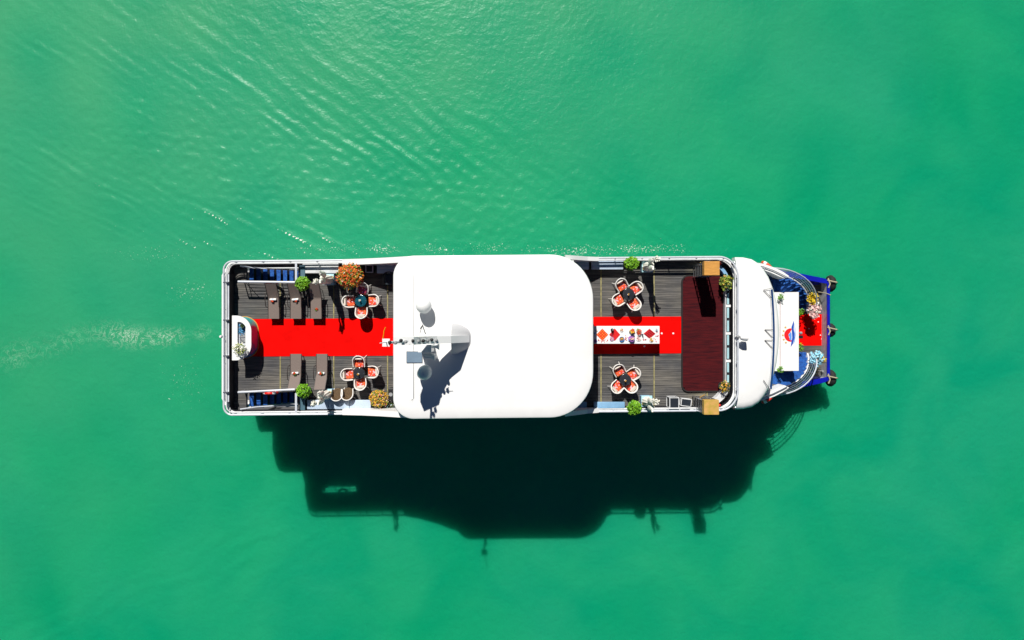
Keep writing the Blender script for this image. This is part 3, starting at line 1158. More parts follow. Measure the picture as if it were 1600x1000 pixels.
def flatshape(pxpts, name, m_, parent, z0, th=0.012):
    pts = [P(a, b, z0 + th) for a, b in pxpts]
    area = sum(pts[i - 1][0] * pts[i][1] - pts[i][0] * pts[i - 1][1] for i in range(len(pts)))
    if area < 0:
        pts = pts[::-1]
    return MB().prism(pts, z0, z0 + th).build(name, m_, parent)


REDS = mat('emblem red', (0.80, 0.008, 0.01), 0.5)
EBL = mat('emblem blue', (0.01, 0.07, 0.42), 0.5)
ELB = mat('emblem light blue', (0.10, 0.30, 0.75), 0.5)
EGO = mat('emblem gold', (0.62, 0.36, 0.08), 0.5)
cxx, cyy = 1235.6, 523.4
disc = []
for i in range(17):
    a = math.radians(70 + i * 220 / 16)
    disc.append((cxx + 10.2 * math.cos(a), cyy - 10.4 * math.sin(a)))
disc += [(1233.4, 528), (1231.6, 523.0), (1234.2, 519.8), (1237, 514.5)]
flatshape(disc, 'emblem_sun', REDS, panel, dz)
flatshape([(1240.2, 501), (1240.8, 506), (1240.2, 514), (1241.6, 521), (1241.6, 528), (1239.5, 536), (1235.6, 542), (1236.6, 534), (1238.0, 527), (1237.4, 519), (1236.8, 511)], 'emblem_wave', EBL, panel, dz + .013, .008)
flatshape([(1241.6, 506), (1242.6, 514), (1243.2, 524), (1242.0, 533), (1240.0, 538), (1242, 527), (1241.9, 516)], 'emblem_wave', ELB, panel, dz, .010)
flatshape([(1232.0, 523), (1234.4, 521), (1235.2, 518.2), (1236.6, 521), (1237.0, 527), (1236.2, 532.5), (1233.4, 530), (1234.0, 526)], 'emblem_mountain', ELB, panel, dz + .013, .010)
for (a, b_) in ((1227.4, 511.4), (1224.5, 517.3), (1223.3, 523.8), (1224.6, 530.5), (1228, 535.2)):
    st = []
    for i in range(10):
        r_ = 2.1 if i % 2 == 0 else 0.9
        t = PI / 2 + i * PI / 5
        st.append((a + r_ * math.cos(t), b_ - r_ * math.sin(t)))
    flatshape(st, 'emblem_star', EGO, panel, dz)

for sy in (-1, 1):
    cw = cy(15.5)
    px0, py0 = 14.7, 1.35
    stair = MB().prism([(13.0, cw + sy * 2.23), (14.72, cw + sy * 2.23), (14.72, cw + sy * 3.3), (13.0, cw + sy * 3.3)] if sy > 0 else [(13.0, cw - 3.3), (14.72, cw - 3.3), (14.72, cw - 2.23), (13.0, cw - 2.23)], ZM + 0.004, ZM + 0.02)
    stair = stair.build('curved_staircase', mat('deep blue landing carpet', (0.006, 0.045, 0.17), 0.95, var=.3, vscale=10), boat)
    ns = 10
    for i in range(ns):
        a0 = math.radians(92 - i * 92 / ns)
        a1 = math.radians(92 - (i + 1) * 92 / ns + (-1.5))
        zt = ZM - 0.12 - i * 0.28
        q = []
        for a in (a0, (a0 + a1) / 2, a1):
            q.append((px0 + 3.08 * math.cos(a), py0 + 1.88 * math.sin(a)))
        for a in (a1, a0):
            q.append((px0 + 0.9 * math.cos(a), py0 + 0.75 * math.sin(a)))
        q = [(x, cw + sy * y) for x, y in q]
        area = sum(q[k - 1][0] * q[k][1] - q[k][0] * q[k - 1][1] for k in range(len(q)))
        if area < 0:
            q = q[::-1]
        MB().prism(q, max(1.36, zt - 0.3), zt).build('step', BLUEC, stair)
    # side string wall and rails, following the outer curve
    def curve(da, db, dzz, n_=14):
        res = []
        for i in range(n_ + 1):
            t = i / n_
            a = math.radians(104 - t * 104)
            z = ZM - 0.05 - t * 2.75
            res.append((px0 + (3.12 + da) * math.cos(a), cw + sy * (py0 + (1.92 + db) * math.sin(a)), z + dzz))
        return res
    c1 = curve(0, 0, 0)
    wallv = []
    wallf = []
    for x, y, z in c1:
        wallv.append((x, y, max(z - .45, 1.35)))
        wallv.append((x, y, z + 0.18))
    for x, y, z in curve(.07, .07, 0):
        wallv.append((x, y, max(z - .45, 1.35)))
        wallv.append((x, y, z + 0.18))
    m_ = len(c1)
    for i in range(m_ - 1):
        a = i * 2
        b2 = (m_ + i) * 2
        wallf += [(a, a + 2, a + 3, a + 1), (b2, b2 + 1, b2 + 3, b2 + 2), (a + 1, a + 3, b2 + 3, b2 + 1)]
    MB().add(wallv, wallf).build('stair_string', WHITE, stair, smooth=True)
    for dzz, r_ in ((0.34, 0.026), (0.56, 0.026), (0.78, 0.026), (1.0, 0.04)):
        MB().tube(curve(.05 + dzz * .10, .05 + dzz * .22, dzz), r_, 6).build('stair_rail', STEEL if r_ < .03 else RAILM, stair, smooth=True)
    for k, (a, b_) in enumerate(zip(curve(.05 + .034, .05 + .34 * .22, .15), curve(.15, .05 + .22, 1.0))):
        if k % 2 == 0:
            MB().tube([a, b_], 0.02, 6).build('stair_post', STEEL, stair, smooth=True)

# mast on the canopy
ymid = -0.9
# raked fin
prof = [(-2.35, 0), (-3.1, .77), (-3.65, 1.25), (-4.7, 2.4), (-5.12, 3.2), (-5.05, 3.7), (-4.25, 3.35), (-4.0, 2.8), (-3.4, 1.95), (-2.8, 1.5), (-2.05, .1), (-2.05, 0)]
m_ = len(prof)
mv = [(x, ymid - .17, ZT + z + .001) for x, z in prof] + [(x, ymid + .17, ZT + z + .001) for x, z in prof]
mf = [tuple(range(m_)), tuple(range(2 * m_ - 1, m_ - 1, -1))] + [(j, m_ + j, m_ + (j + 1) % m_, (j + 1) % m_) for j in range(m_)]
mast = MB().add(mv, mf).build('mast', WHITE, boat)
# D shaped fairing round its foot
mv = []
mf = []
nl = 21
for k in range(nl):
    t = -1 + 2 * k / (nl - 1)
    e = abs(t) ** 3.2
    yv = ymid + t * .72
    mv += [(-2.86, yv, ZT + .001), (-2.86, yv, ZT + .80 - .55 * e), (-2.45 - .2 * e, yv, ZT + .52 - .36 * e), (-1.98 - .62 * e, yv, ZT + .001)]
for k in range(nl - 1):
    for j in range(4):
        mf.append((k * 4 + j, (k + 1) * 4 + j, (k + 1) * 4 + (j + 1) % 4, k * 4 + (j + 1) % 4))
mf += [(0, 1, 2, 3), tuple((nl - 1) * 4 + j for j in (3, 2, 1, 0))]
MB().add(mv, mf).build('mast_fairing', FROST, mast, smooth=True)
pole = MB()
pole.tube([(-4.55, ymid - 0.05, ZT + 2.9), (-4.75, ymid - 0.03, ZT + 3.9), (-5.1, ymid - 0.02, ZT + 5.05)], 0.055, 8)
pole.build('mast_pole', RAILM, mast, smooth=True)
MB().boxc((-5.12, ymid - 0.02, ZT + 5.1), (0.30, 0.32, 0.05)).build('mast_top_plate', WHITE, mast)
lamps = [(609, 535, 5.15), (618, 535.5, 4.45), (626.5, 532, 4.1), (634, 534, 3.8), (645, 532.5, 3.35), (653.5, 533, 3.0), (661.5, 532.5, 2.85), (668.5, 532, 2.8), (674.5, 531, 2.4), (681.5, 531.5, 2.0)]
for i, (a, b_, h) in enumerate(lamps):
    z = ZT + h
    x, y = P(a, b_, z)
    lm = MB().lathe([(0.07, -0.1), (0.075, 0.03), (0.05, 0.05), (0.05, 0.09), (0.02, 0.10)], (x, y, z), 12)
    lm = lm.build('navigation_light', BLACK if i % 2 == 0 else GREY, mast, smooth=True)
    MB().lathe([(0.045, 0), (0.04, 0.012)], (x, y, z + .101), 10).build('lens', WHITE if i % 2 else CERB, lm, smooth=True) if False else None
    MB().tube([(x, y, z - .06), (x + (0.08 if i % 2 else -0.05), ymid, z - .2)], 0.018, 5).build('bracket', RAILM, mast)
MB().boxc((-4.05, ymid - .42, ZT + .62), (0.62, 0.35, 1.2)).build('equipment_box', WHITE, mast)
for (x, y, z) in ((-3.5, -1.25, .95), (-3.72, -1.75, .78)):
    hn = MB()
    hn.tube([(x - .35, y, ZT + z), (x - .05, y, ZT + z), (x + .1, y, ZT + z)], [0.05, 0.07, 0.16], 12)
    hn.build('horn', WHITE, mast, smooth=True)
MB().box(-4.2, -3.6, -1.82, -1.6, ZT + .3, ZT + .66).build('horn_bracket', WHITE, mast)
# whip aerials
ant = MB()
za = ZT + 3.2
ant.tube([(*P(660, 507.5, za), za), (*P(665, 522, ZT + 2.72), ZT + 2.72)], 0.02, 5)
ant.tube([(*P(660, 508, za), za), (*P(656, 521, ZT + 2.72), ZT + 2.72)], 0.012, 5)
ant.tube([(*P(659.5, 510, za), za), (*P(657, 514, za), za)], 0.03, 5)
ant.build('aerial', ANT, mast)
MB().tube([(*P(654, 527.5, ZT + 3), ZT + 3), (*P(675, 526, ZT + 3), ZT + 3)], 0.014, 5).build('aerial', ANT, mast)
MB().tube([(-5.1, ymid, ZT + 5.1), (-5.15, ymid, ZT + 6.2)], 0.02, 5).build('aerial', RAILM, mast)

xa, ya = P(635, 567, ZT + .05)
xb, yb = P(660, 549, ZT + .05)
sp_ = thing('solar_panel', 'grey blue flat solar panel lying on the canopy beside the mast', 'solar panel', ((xa + xb) / 2, (ya + yb) / 2, ZT))
MB().box(xa, xb, ya, yb, ZT + .002, ZT + .035).build('frame', STEEL, sp_)
MB().box(xa + .02, xb - .02, ya + .02, yb - .02, ZT + .035, ZT + .042).build('cells', SOLAR, sp_)

for (a, b_, lb) in ((662, 478, 'white satellite dome standing in full sun on the canopy, above the mast'), (663, 582, 'white satellite dome on the canopy inside the shadow of the mast')):
    x, y = P(a, b_, ZT + .55)
    d = thing('satellite_dome', lb, 'satellite dome', (x, y, ZT), 0, 'satellite domes on the canopy')
    MB().lathe([(0.13, 0), (0.13, .2), (0.2, .24)], (x, y, ZT + .001), 14).build('base', RAILM, d, smooth=True)
    MB().lathe([(0.20, .22), (0.32, .30), (0.365, .45), (0.36, .62), (0.32, .78), (0.22, .90), (0.10, .96), (0.01, .98)], (x, y, ZT), 24).build('dome', WHITE, d, smooth=True)
print('boat ok')

# ------------------------------------------------------------------ carpets and platform
def sheet(pxpts, z0, z1, name, m_, label, cat):
    pts = [P(a, b, z1) for a, b in pxpts]
    area = sum(pts[i - 1][0] * pts[i][1] - pts[i][0] * pts[i - 1][1] for i in range(len(pts)))
    if area < 0:
        pts = pts[::-1]
    cxm = sum(p[0] for p in pts) / len(pts)
    cym = sum(p[1] for p in pts) / len(pts)
    m2 = MB().prism([(p[0] - cxm, p[1] - cym) for p in pts], 0, z1 - z0)
    o = m2.build(name, m_)
    o.location = (cxm, cym, z0)
    return tag(o, label, cat)


sheet([(392, 498.5), (500, 497.8), (700, 496.5), (930, 495), (1065.5, 494.5), (1065.5, 552), (930, 553), (700, 555), (500, 556.5), (392, 557)], ZD + 0.005, ZD + 0.018, 'red_carpet', RED,
      'long bright red carpet running down the middle of the sun deck under the canopy', 'carpet')
sheet([(1248, 490.5), (1293, 491), (1293, 540), (1248, 540)], ZB + 0.05, ZB + 0.065, 'red_carpet', RED,
      'short red carpet on the small front deck at the bow', 'carpet')
# maroon platform
ptsm = bf(round_rect(8.84, 10.94, -2.98, 2.98, (0.32, 0.02, 0.02, 0.32), 6))
pm = thing('stage_platform', 'dark maroon low stage platform across the forward end of the sun deck', 'platform', (9.9, cy(9.9), ZD))
MB().ringwall(inset(ptsm, -0.05), inset(ptsm, 0.01), ZD + .004, ZD + .10).build('edging', MATEDGE, pm)
yy = -2.97
k = 0
while yy < 2.95:
    lx = 8.86 + (0.32 - math.sqrt(max(0, 0.32 ** 2 - max(0, abs(yy + .09) - 2.66) ** 2)) if abs(yy + .09) > 2.66 else 0)
    MB().prism(bf([(lx, yy), (10.93, yy), (10.93, yy + 0.183), (lx, yy + 0.183)]), ZD + .01, ZD + .092 + random.uniform(0, .004)).build('board', MATWOOD, pm)
    yy += 0.186

# ------------------------------------------------------------------ loungers
def make_lounger():
    r = proto('sun_lounger', '', 'sun lounger', 'brown sun loungers on the sun deck')
    # foot at y = 0, head at y = 1.78, lying along +y
    prof = [(0.0, .40), (0.5, .41), (1.0, .42), (1.08, .44), (1.42, .66), (1.78, .90)]
    vs = []
    fs = []
    for y, z in prof:
        vs += [(-.27, y, z), (.27, y, z), (-.27, y, z - .03), (.27, y, z - .03)]
    for i in range(len(prof) - 1):
        a = 4 * i
        b = a + 4
        fs += [(a, a + 1, b + 1, b), (a + 2, b + 2, b + 3, a + 3), (a, b, b + 2, a + 2), (a + 1, a + 3, b + 3, b + 1)]
    fs += [(0, 2, 3, 1), (len(vs) - 4, len(vs) - 3, len(vs) - 1, len(vs) - 2)]
    MB().add(vs, fs).build('seat_sling', SLING, r)
    for s in (-1, 1):
        MB().tube([(s * .285, y, z - .01) for y, z in prof], 0.022, 6).build('side_rail', DKBR, r, smooth=True)
        MB().tube([(s * .29, .58, .40), (s * .335, .62, .60), (s * .35, .95, .68), (s * .335, 1.28, .66), (s * .29, 1.36, .58)], 0.02, 6).build('armrest', DKBR, r, smooth=True)
        for y in (.12, 1.05):
            MB().tube([(s * .27, y, .40), (s * .27, y, .0)], 0.02, 6).build('leg', DKBR, r, smooth=True)
    MB().tube([(-.2, 1.55, .58), (-.2, 1.5, .0)], 0.016, 5).tube([(.2, 1.55, .58), (.2, 1.5, .0)], 0.016, 5).build('back_support', DKBR, r, smooth=True)
    return r


lg = make_lounger()
used = [False]
towel_data = []
for (a, b_, up, lb) in ((428.5, 498, 1, 'brown sun lounger nearest the stern, of the three above the red carpet'),
                        (463, 498, 1, 'middle brown sun lounger of the three above the red carpet'),
                        (494.5, 498, 1, 'brown sun lounger shaded by a round shrub, rightmost of three above the carpet'),
                        (463, 553, -1, 'brown sun lounger below the red carpet, the one nearer the stern bar'),
                        (503.5, 553, -1, 'brown sun lounger below the red carpet, the one nearer the round table')):
    x, y = P(a, b_, ZD + .33)
    place(lg, used, (x, y, ZD + .002), 0 if up > 0 else PI, lb)
    towel_data.append((x, y, up))
tw = proto('towel', '', 'towel', 'rolled white towels on the loungers')
MB().tube([(-.17, 0, 0), (-.16, 0, 0), (.16, 0, 0), (.17, 0, 0)], [.04, .06, .06, .04], 10).build('rolled_cloth', CLOTH, tw, smooth=True)
MB().tube([(-.015, 0, 0), (.015, 0, 0)], .064, 10).build('band', mat('pale blue band', (.3, .5, .75), .7), tw, smooth=True)
rf = proto('red_flower', '', 'flower', 'red flowers laid on the loungers')
rq = random.Random(8)
MB().leaves(26, (0, 0, .03), (.06, .05, .03), .06, rq, asp=.8).build('petals', REDL, rf)
MB().leaves(10, (.02, .05, .015), (.07, .05, .015), .08, rq).build('leaves', LEAF, rf)
ut = [False]
uf = [False]
nm = ['stern end lounger of the upper row', 'middle lounger of the upper row', 'shaded third lounger of the upper row', 'lower lounger nearer the stern bar', 'lower lounger nearer the round table']
for i, (x, y, up) in enumerate(towel_data):
    yo = 0.98
    if i != 2:
        place(tw, ut, (x, y + up * yo, ZD + .49), random.uniform(-.1, .1), 'rolled white towel on the ' + nm[i])
    place(rf, uf, (x + (.0, .08, -.02, .0, .02)[i] - .04, y + up * (yo - (.07 if i < 3 else .0)), ZD + (.50 if i < 3 else .55)) if i != 2 else (x + .05, y + .5, ZD + .425), i * 1.3, 'red flower with green leaves laid on the ' + nm[i])

# ------------------------------------------------------------------ round tables and rattan chairs
def make_chair(frame_m=RATTAN, rim_m=RIMW, cush=FLORAL, nm='rattan_chair', group='white rattan chairs round the tables'):
    r = proto(nm, '', 'chair', group)
    # front is +x
    path = []
    path.append((.26, -.30))
    path.append((.05, -.315))
    for i in range(13):
        a = -PI / 2 - i * PI / 12
        path.append((-.03 + .30 * math.cos(a), .315 * math.sin(a)))
    path.append((.05, .315))
    path.append((.26, .30))
    n_ = len(path)
    vs = []
    fs = []
    tops = []
    for i, (x, y) in enumerate(path):
        t = abs(i - (n_ - 1) / 2) / ((n_ - 1) / 2)
        zt = .80 - .20 * t ** 2
        tops.append(zt)
        k = .86
        vs += [(x, y, zt), (x * k, y * k, .34), (x * .84, y * .86, zt - .01), (x * k * .84, y * k * .86, .34)]
    for i in range(n_ - 1):
        a = 4 * i
        b = a + 4
        fs += [(a, b, b + 1, a + 1), (a + 2, a + 3, b + 3, b + 2), (a, a + 2, b + 2, b)]
    fs += [(0, 1, 3, 2), (4 * n_ - 4, 4 * n_ - 2, 4 * n_ - 1, 4 * n_ - 3)]
    MB().add(vs, fs).build('backrest', frame_m, r, smooth=True)
    MB().tube([(x * .96, y * .96, tops[i] + .0) for i, (x, y) in enumerate(path)], 0.027, 8).build('rim', rim_m, r, smooth=True)
    MB().lathe([(.26, .32), (.29, .34), (.29, .40), (.27, .42)], (0.0, 0, 0), 20).build('seat', frame_m, r, smooth=True)
    if cush is not None:
        c = round_rect(-.14, .27, -.215, .215, (.06, .04, .04, .06), 4)
        MB().prism(c, .425, .53, .035).build('cushion', cush, r, smooth=True)
        MB().boxc((-.16, 0, .60), (.09, .34, .26), 0, 0, -.25).build('back_cushion', mat('cream back cushion', (.74, .66, .58), .8, var=.25, vscale=14), r)
    for sx, sy in ((1, 1), (1, -1), (-1, 1), (-1, -1)):
        MB().tube([(sx * .19, sy * .20, .34), (sx * .26 + (-.05 if sx < 0 else 0), sy * .27, 0)], [.022, .016], 6).build('leg', rim_m, r, smooth=True)
    return r


ch1 = make_chair()
u1 = [False]
ch2 = make_chair(cush=FLORALP)
u2 = [False]


def make_table(top, label):
    r = proto('round_table', label, 'table', 'round glass tables on the sun deck')
    MB().lathe([(.29, .72), (.30, .73), (.30, .75), (.285, .757)], (0, 0, 0), 32).build('tabletop', top, r, smooth=True)
    MB().lathe([(.20, 0), (.19, .03), (.05, .06), (.045, .70), (.16, .72)], (0, 0, 0), 16).build('pedestal', BRAT, r, smooth=True)
    for i in range(6):
        a = i * PI / 3
        MB().lathe([(.016, .757), (.012, .764)], (.24 * math.cos(a), .24 * math.sin(a), 0), 8).build('fixing', STEEL, r)
    return r


def vase(loc, label, m1, m2):
    r = thing('bud_vase', label, 'vase', loc, 0, 'small vases on the round tables')
    x, y, z = loc
    MB().lathe([(.03, 0), (.05, .03), (.04, .08), (.02, .12), (.026, .14)], loc, 12).build('body', m1, r, smooth=True)
    MB().leaves(16, (x, y, z + .17), (.05, .05, .04), .05, random.Random(int(x * 10)), asp=.8).build('petals', m2, r)


sets = [
    ((563.5, 470), TEALG, 'round table with a teal glass top, right of the big orange shrub', 'teal glass table',
     [((544.5, 471), 'left', 0), ((583, 469.5), 'right', 0), ((566, 451), 'top', 1), ((564, 488), 'bottom', 0)]),
    ((561, 583.5), SMOKE, 'round smoked glass table above the yellow orange shrub, left of the canopy', 'table near the yellow shrub',
     [((542.5, 585.5), 'left', 0), ((582, 581.5), 'right', 0), ((560, 566), 'top', 0), ((562.5, 600), 'bottom', 0)]),
    ((982, 459.6), SMOKE, 'round smoked glass table forward of the canopy, above the buffet table', 'table above the buffet',
     [((971.5, 445), 'upper left', 0), ((995, 449.5), 'upper right', 0), ((966, 469), 'lower left', 0), ((992, 475.5), 'lower right', 0)]),
    ((977, 593.5), SMOKE, 'round smoked glass table forward of the canopy, below the buffet table', 'table below the buffet',
     [((967.5, 579), 'upper left', 0), ((991, 584), 'upper right', 0), ((964.5, 605), 'lower left', 0), ((986.5, 604.5), 'lower right', 0)]),
]
for (tp, tm, tl, tn, chairs) in sets:
    x, y = P(tp[0], tp[1], ZD + .75)
    t = make_table(tm, tl)
    t.location = (x, y, ZD + .002)
    vase((x - .02, y + .02 if tm is TEALG else y - .03, ZD + .765), 'little white vase with pale flowers on the ' + tn, WHITE, WPET if tm is TEALG else YEL)
    for (cp, side, kind) in chairs:
        a, b_ = P(cp[0], cp[1], ZD + .72)
        rz = math.atan2(y - b_, x - a) + random.uniform(-.08, .08)
        if kind:
            place(ch2, u2, (a, b_, ZD + .002), rz, 'white rattan chair, pink cushion, at the %s of the %s' % (side, tn))
        else:
            place(ch1, u1, (a, b_, ZD + .002), rz, 'white rattan chair, orange cushion, at the %s of the %s' % (side, tn))

# two brown rattan armchairs beside the lower bench
ch3 = make_chair(BRAT, RIMW, None, 'brown_armchair', 'brown rattan armchairs by the lower bench')
u3 = [False]
for (a, b_, lb) in ((525.5, 616.5, 'brown wicker armchair without cushion next to the ivory statue'), (542, 615.5, 'brown wicker armchair without cushion, the one nearer the round table')):
    x, y = P(a, b_, ZD + .7)
    place(ch3, u3, (x, y, ZD + .002), PI / 2 + random.uniform(-.05, .05), lb)

# ------------------------------------------------------------------ benches
def bench(x0p, x1p, y0p, y1p, label, m_=BENCH, back=None, panel=True):
    z = ZD + .46
    xa, ya = P(x0p, y1p, z)
    xb, yb = P(x1p, y0p, z)
    r = thing('deck_bench', label, 'bench', ((xa + xb) / 2, (ya + yb) / 2, ZD), 0, 'box benches along the deck rails')
    MB().box(xa + .04, xb - .04, ya + .04, yb - .04, ZD + .003, ZD + .38).build('base', RAILM, r)
    nsl = max(1, int((xb - xa) / 0.9))
    for i in range(nsl):
        a = xa + (xb - xa) * i / nsl
        b = xa + (xb - xa) * (i + 1) / nsl
        MB().box(a + .008, b - .008, ya, yb, ZD + .38, ZD + .46, .02).build('seat_cushion', m_, r, smooth=True)
    if back == 'top':
        MB().box(xa, xb, yb + .004, yb + .10, ZD + .05, ZD + .50).build('backrest', m_, r)
        MB().box(xa + .02, xb - .02, (ya + yb) / 2 - .012, (ya + yb) / 2 + .012, ZD + .461, ZD + .475).build('seat_piping', LBLUE, r)
    return r


bench(473, 529, 414, 427, 'white box bench against the upper rail right of the upper stair well', WHITE2, 'top')
bench(588.5, 640, 416, 427, 'white slatted bench against the upper rail next to the canopy, in shade', BENCH, 'top')
bench(862, 920.5, 410, 421, 'blue white bench against the upper rail, half under the canopy', BENCH, 'top')
bench(924, 974, 410, 421, 'blue white bench against the upper rail, left of the round green shrub', BENCH, 'top')
bench(479.5, 579.5, 625, 639.5, 'long pale blue bench along the lower rail under the two brown armchairs', BENCH)
bench(880, 917, 628, 640, 'short blue bench against the lower rail, partly under the canopy edge', LBLUE)
bench(928, 976.5, 628, 641, 'blue glassy bench against the lower rail, left of the lower green shrub', LBLUE)

# ------------------------------------------------------------------ shrubs
def make_topiary():
    r = proto('round_shrub', '', 'shrub', 'round green potted shrubs by the rails')
    rq = random.Random(3)
    MB().leaves(520, (0, 0, .92), (.34, .34, .33), .125, rq, shell=.62).build('crown', LEAF2, r)
    MB().ball((0, 0, .92), .20, 10, 7).build('inner_crown', LEAFD, r, smooth=True)
    MB().tube([(0, 0, .35), (0, 0, .85)], .025, 6).build('trunk', WOOD, r, smooth=True)
    MB().lathe([(.13, 0), (.17, .3), (.185, .36), (.165, .36), (.15, .32)], (0, 0, 0), 16).build('pot', POT, r, smooth=True)
    return r


tp = make_topiary()
ut = [False]
for k, (a, b_, s, lb) in enumerate(((472, 443, 1.0, 'round yellow green shrub by the end of the upper stair well rail'),
                                    (987, 411.5, 1.0, 'round bright green shrub against the upper rail, above a round table'),
                                    (474, 611, 1.0, 'round green shrub by the end of the lower stair well rail'),
                                    (991, 637.5, 1.02, 'round bright green shrub overhanging the lower rail'))):
    x, y = P(a, b_, ZD + .95)
    y = max(min(y, cy(x) + 3.9), cy(x) - 4.2)
    place(tp, ut, (x, y, ZD + .004), k * 1.9, lb, s)


def bush(name, px_, py_, R, H, parts, label, seed, pot=True, zb=ZD, cat='shrub', hc=None, stem=True):
    hc = hc or H
    x, y = P(px_, py_, zb + hc)
    r = thing(name, label, cat, (x, y, zb))
    rq = random.Random(seed)
    for (n_, m_, sz, nm_) in parts:
        MB().leaves(n_, (x, y, zb + hc), (R[0], R[1], R[2]), sz, rq, shell=.35, asp=.6).build(nm_, m_, r)
    if stem:
        tr = MB()
        for i in range(6):
            a = i * 1.05 + rq.random()
            tr.tube([(x, y, zb + .25), (x + math.cos(a) * R[0] * .3, y + math.sin(a) * R[1] * .3, zb + hc - R[2] * .3), (x + math.cos(a) * R[0] * .7, y + math.sin(a) * R[1] * .7, zb + hc + R[2] * .3)], [.02, .012, .005], 5)
        tr.build('stem', WOOD, r, smooth=True)
    if pot:
        MB().lathe([(.17, 0), (.23, .3), (.25, .38), (.22, .38), (.2, .33)], (x, y, zb + .004), 18).build('pot', POT, r, smooth=True)
    return r


bush('flowering_shrub', 547, 431.5, (.64, .62, .50), 1.15, [(420, LEAF, .11, 'foliage'), (760, ORL, .11, 'orange_blossoms'), (420, REDL, .11, 'red_blossoms'), (120, LEAFY, .1, 'young_leaves'), (40, WPET, .12, 'white_blossoms')],
     'big round orange and green flowering shrub beside the teal glass table', 1)
bush('flowering_shrub', 592, 623, (.48, .46, .40), .75, [(240, LEAFY, .09, 'foliage'), (520, YEL, .10, 'yellow_blossoms'), (130, LEAFD, .09, 'dark_foliage'), (50, MAG, .07, 'magenta_blossoms'), (120, PINK, .07, 'pink_blossoms')],
     'yellow orange flowering shrub at the end of the long lower bench', 2)
bush('potted_herb', 608, 634, (.24, .20, .14), .42, [(110, LEAFD, .08, 'foliage'), (60, WPET, .07, 'pale_leaves'), (40, CUSHB, .07, 'blue_leaves')],
     'small grey green herb in a pot between the yellow shrub and the canopy', 4)
bush('potted_palm', 1134.5, 441, (.34, .38, .24), .75, [(60, LEAFD, .16, 'foliage'), (130, LEAFY, .15, 'yellow_leaves'), (20, YEL, .10, 'tips')],
     'loose yellow green potted plant at the upper forward corner of the maroon platform', 5, cat='plant')
bush('dried_plant', 1133, 604, (.26, .30, .22), .7, [(50, LEAFD, .12, 'foliage'), (90, YEL, .11, 'dry_leaves'), (24, PINK, .07, 'blossoms'), (40, LEAFY, .1, 'young_leaves')],
     'golden brown dried potted plant at the lower forward corner of the maroon platform', 6, cat='plant')

# ------------------------------------------------------------------ statues
def make_statue():
    r = proto('lady_statue', '', 'statue', 'ivory statues of a robed woman on pale blue pedestals')
    MB().box(-.24, .24, -.24, .24, 0, .50, .02).build('pedestal', LBLUE, r)
    MB().box(-.27, .27, -.27, .27, .502, .55, .015).build('pedestal_top', CUSHB, r)
    # body: skin modifier graph
    nodes = [(0, 0, .56, .19, .17), (0.02, 0, .80, .16, .14), (0.0, 0.0, 1.10, .15, .12), (0, 0, 1.32, .105, .085), (0, 0, 1.55, .14, .10), (0, 0, 1.68, .05, .05), (.01, 0, 1.80, .085, .095),
             (0, .17, 1.62, .05, .05), (.04, .27, 1.82, .042, .042), (.02, .20, 2.10, .035, .035),
             (0, -.17, 1.60, .05, .05), (.06, -.25, 1.38, .042, .042), (.20, -.16, 1.30, .035, .035)]
    ed = [(0, 1), (1, 2), (2, 3), (3, 4), (4, 5), (5, 6), (4, 7), (7, 8), (8, 9), (4, 10), (10, 11), (11, 12)]
    me = bpy.data.meshes.new('robed_figure')
    me.from_pydata([q[:3] for q in nodes], ed, [])
    ob = bpy.data.objects.new('robed_figure', me)
    COL.objects.link(ob)
    ob.parent = r
    me.materials.append(PLASTER)
    md = ob.modifiers.new('skin', 'SKIN')
    md.use_smooth_shade = True
    for i, q in enumerate(nodes):
        me.skin_vertices[0].data[i].radius = (q[3], q[4])
    me.skin_vertices[0].data[2].use_root = True
    s2 = ob.modifiers.new('sub', 'SUBSURF')
    s2.levels = 2
    s2.render_levels = 2
    # robe folds: fluted skirt
    vs = []
    fs = []
    n_ = 36
    pr = [(.25, .552), (.23, .70), (.20, .9), (.17, 1.1), (.12, 1.3)]
    for rr, z in pr:
        for q in range(n_):
            t = 2 * PI * q / n_
            k = rr * (1 + .09 * math.cos(9 * t + z * 3))
            vs.append((k * math.cos(t), k * .9 * math.sin(t), z))
    for i in range(len(pr) - 1):
        for q in range(n_):
            q2 = (q + 1) % n_
            fs.append((i * n_ + q, i * n_ + q2, (i + 1) * n_ + q2, (i + 1) * n_ + q))
    MB().add(vs, fs).build('robe', PLASTER, r, smooth=True)
    # folded wings rising behind the shoulders, and a torch
    for sgn in (-1, 1):
        MB().ball((-.12, sgn * .17, 1.78), .46, 14, 10, 1.0, .14, .30).build('wing', PLASTER, r, smooth=True)
        for k in range(5):
            z = 1.5 + k * .16
            MB().tube([(-.08, sgn * .12, z), (-.10, sgn * .27, z + .10), (-.10, sgn * .30, z - .04)], [.05, .045, .015], 6).build('feather', PLASTER, r, smooth=True)
    rq = random.Random(12)
    MB().lathe([(.03, 2.05), (.07, 2.2), (.10, 2.3), (.08, 2.31)], (.05, .20, 0), 14).build('torch', PLASTER, r, smooth=True)
    MB().leaves(40, (.05, .20, 2.38), (.13, .13, .12), .10, rq, asp=.7, shell=.2).build('torch_flame', WPET, r)
    MB().leaves(60, (-.12, -.05, .62), (.16, .14, .07), .09, rq, asp=.7, shell=.2).build('foot_garland', GOLD, r)
    return r


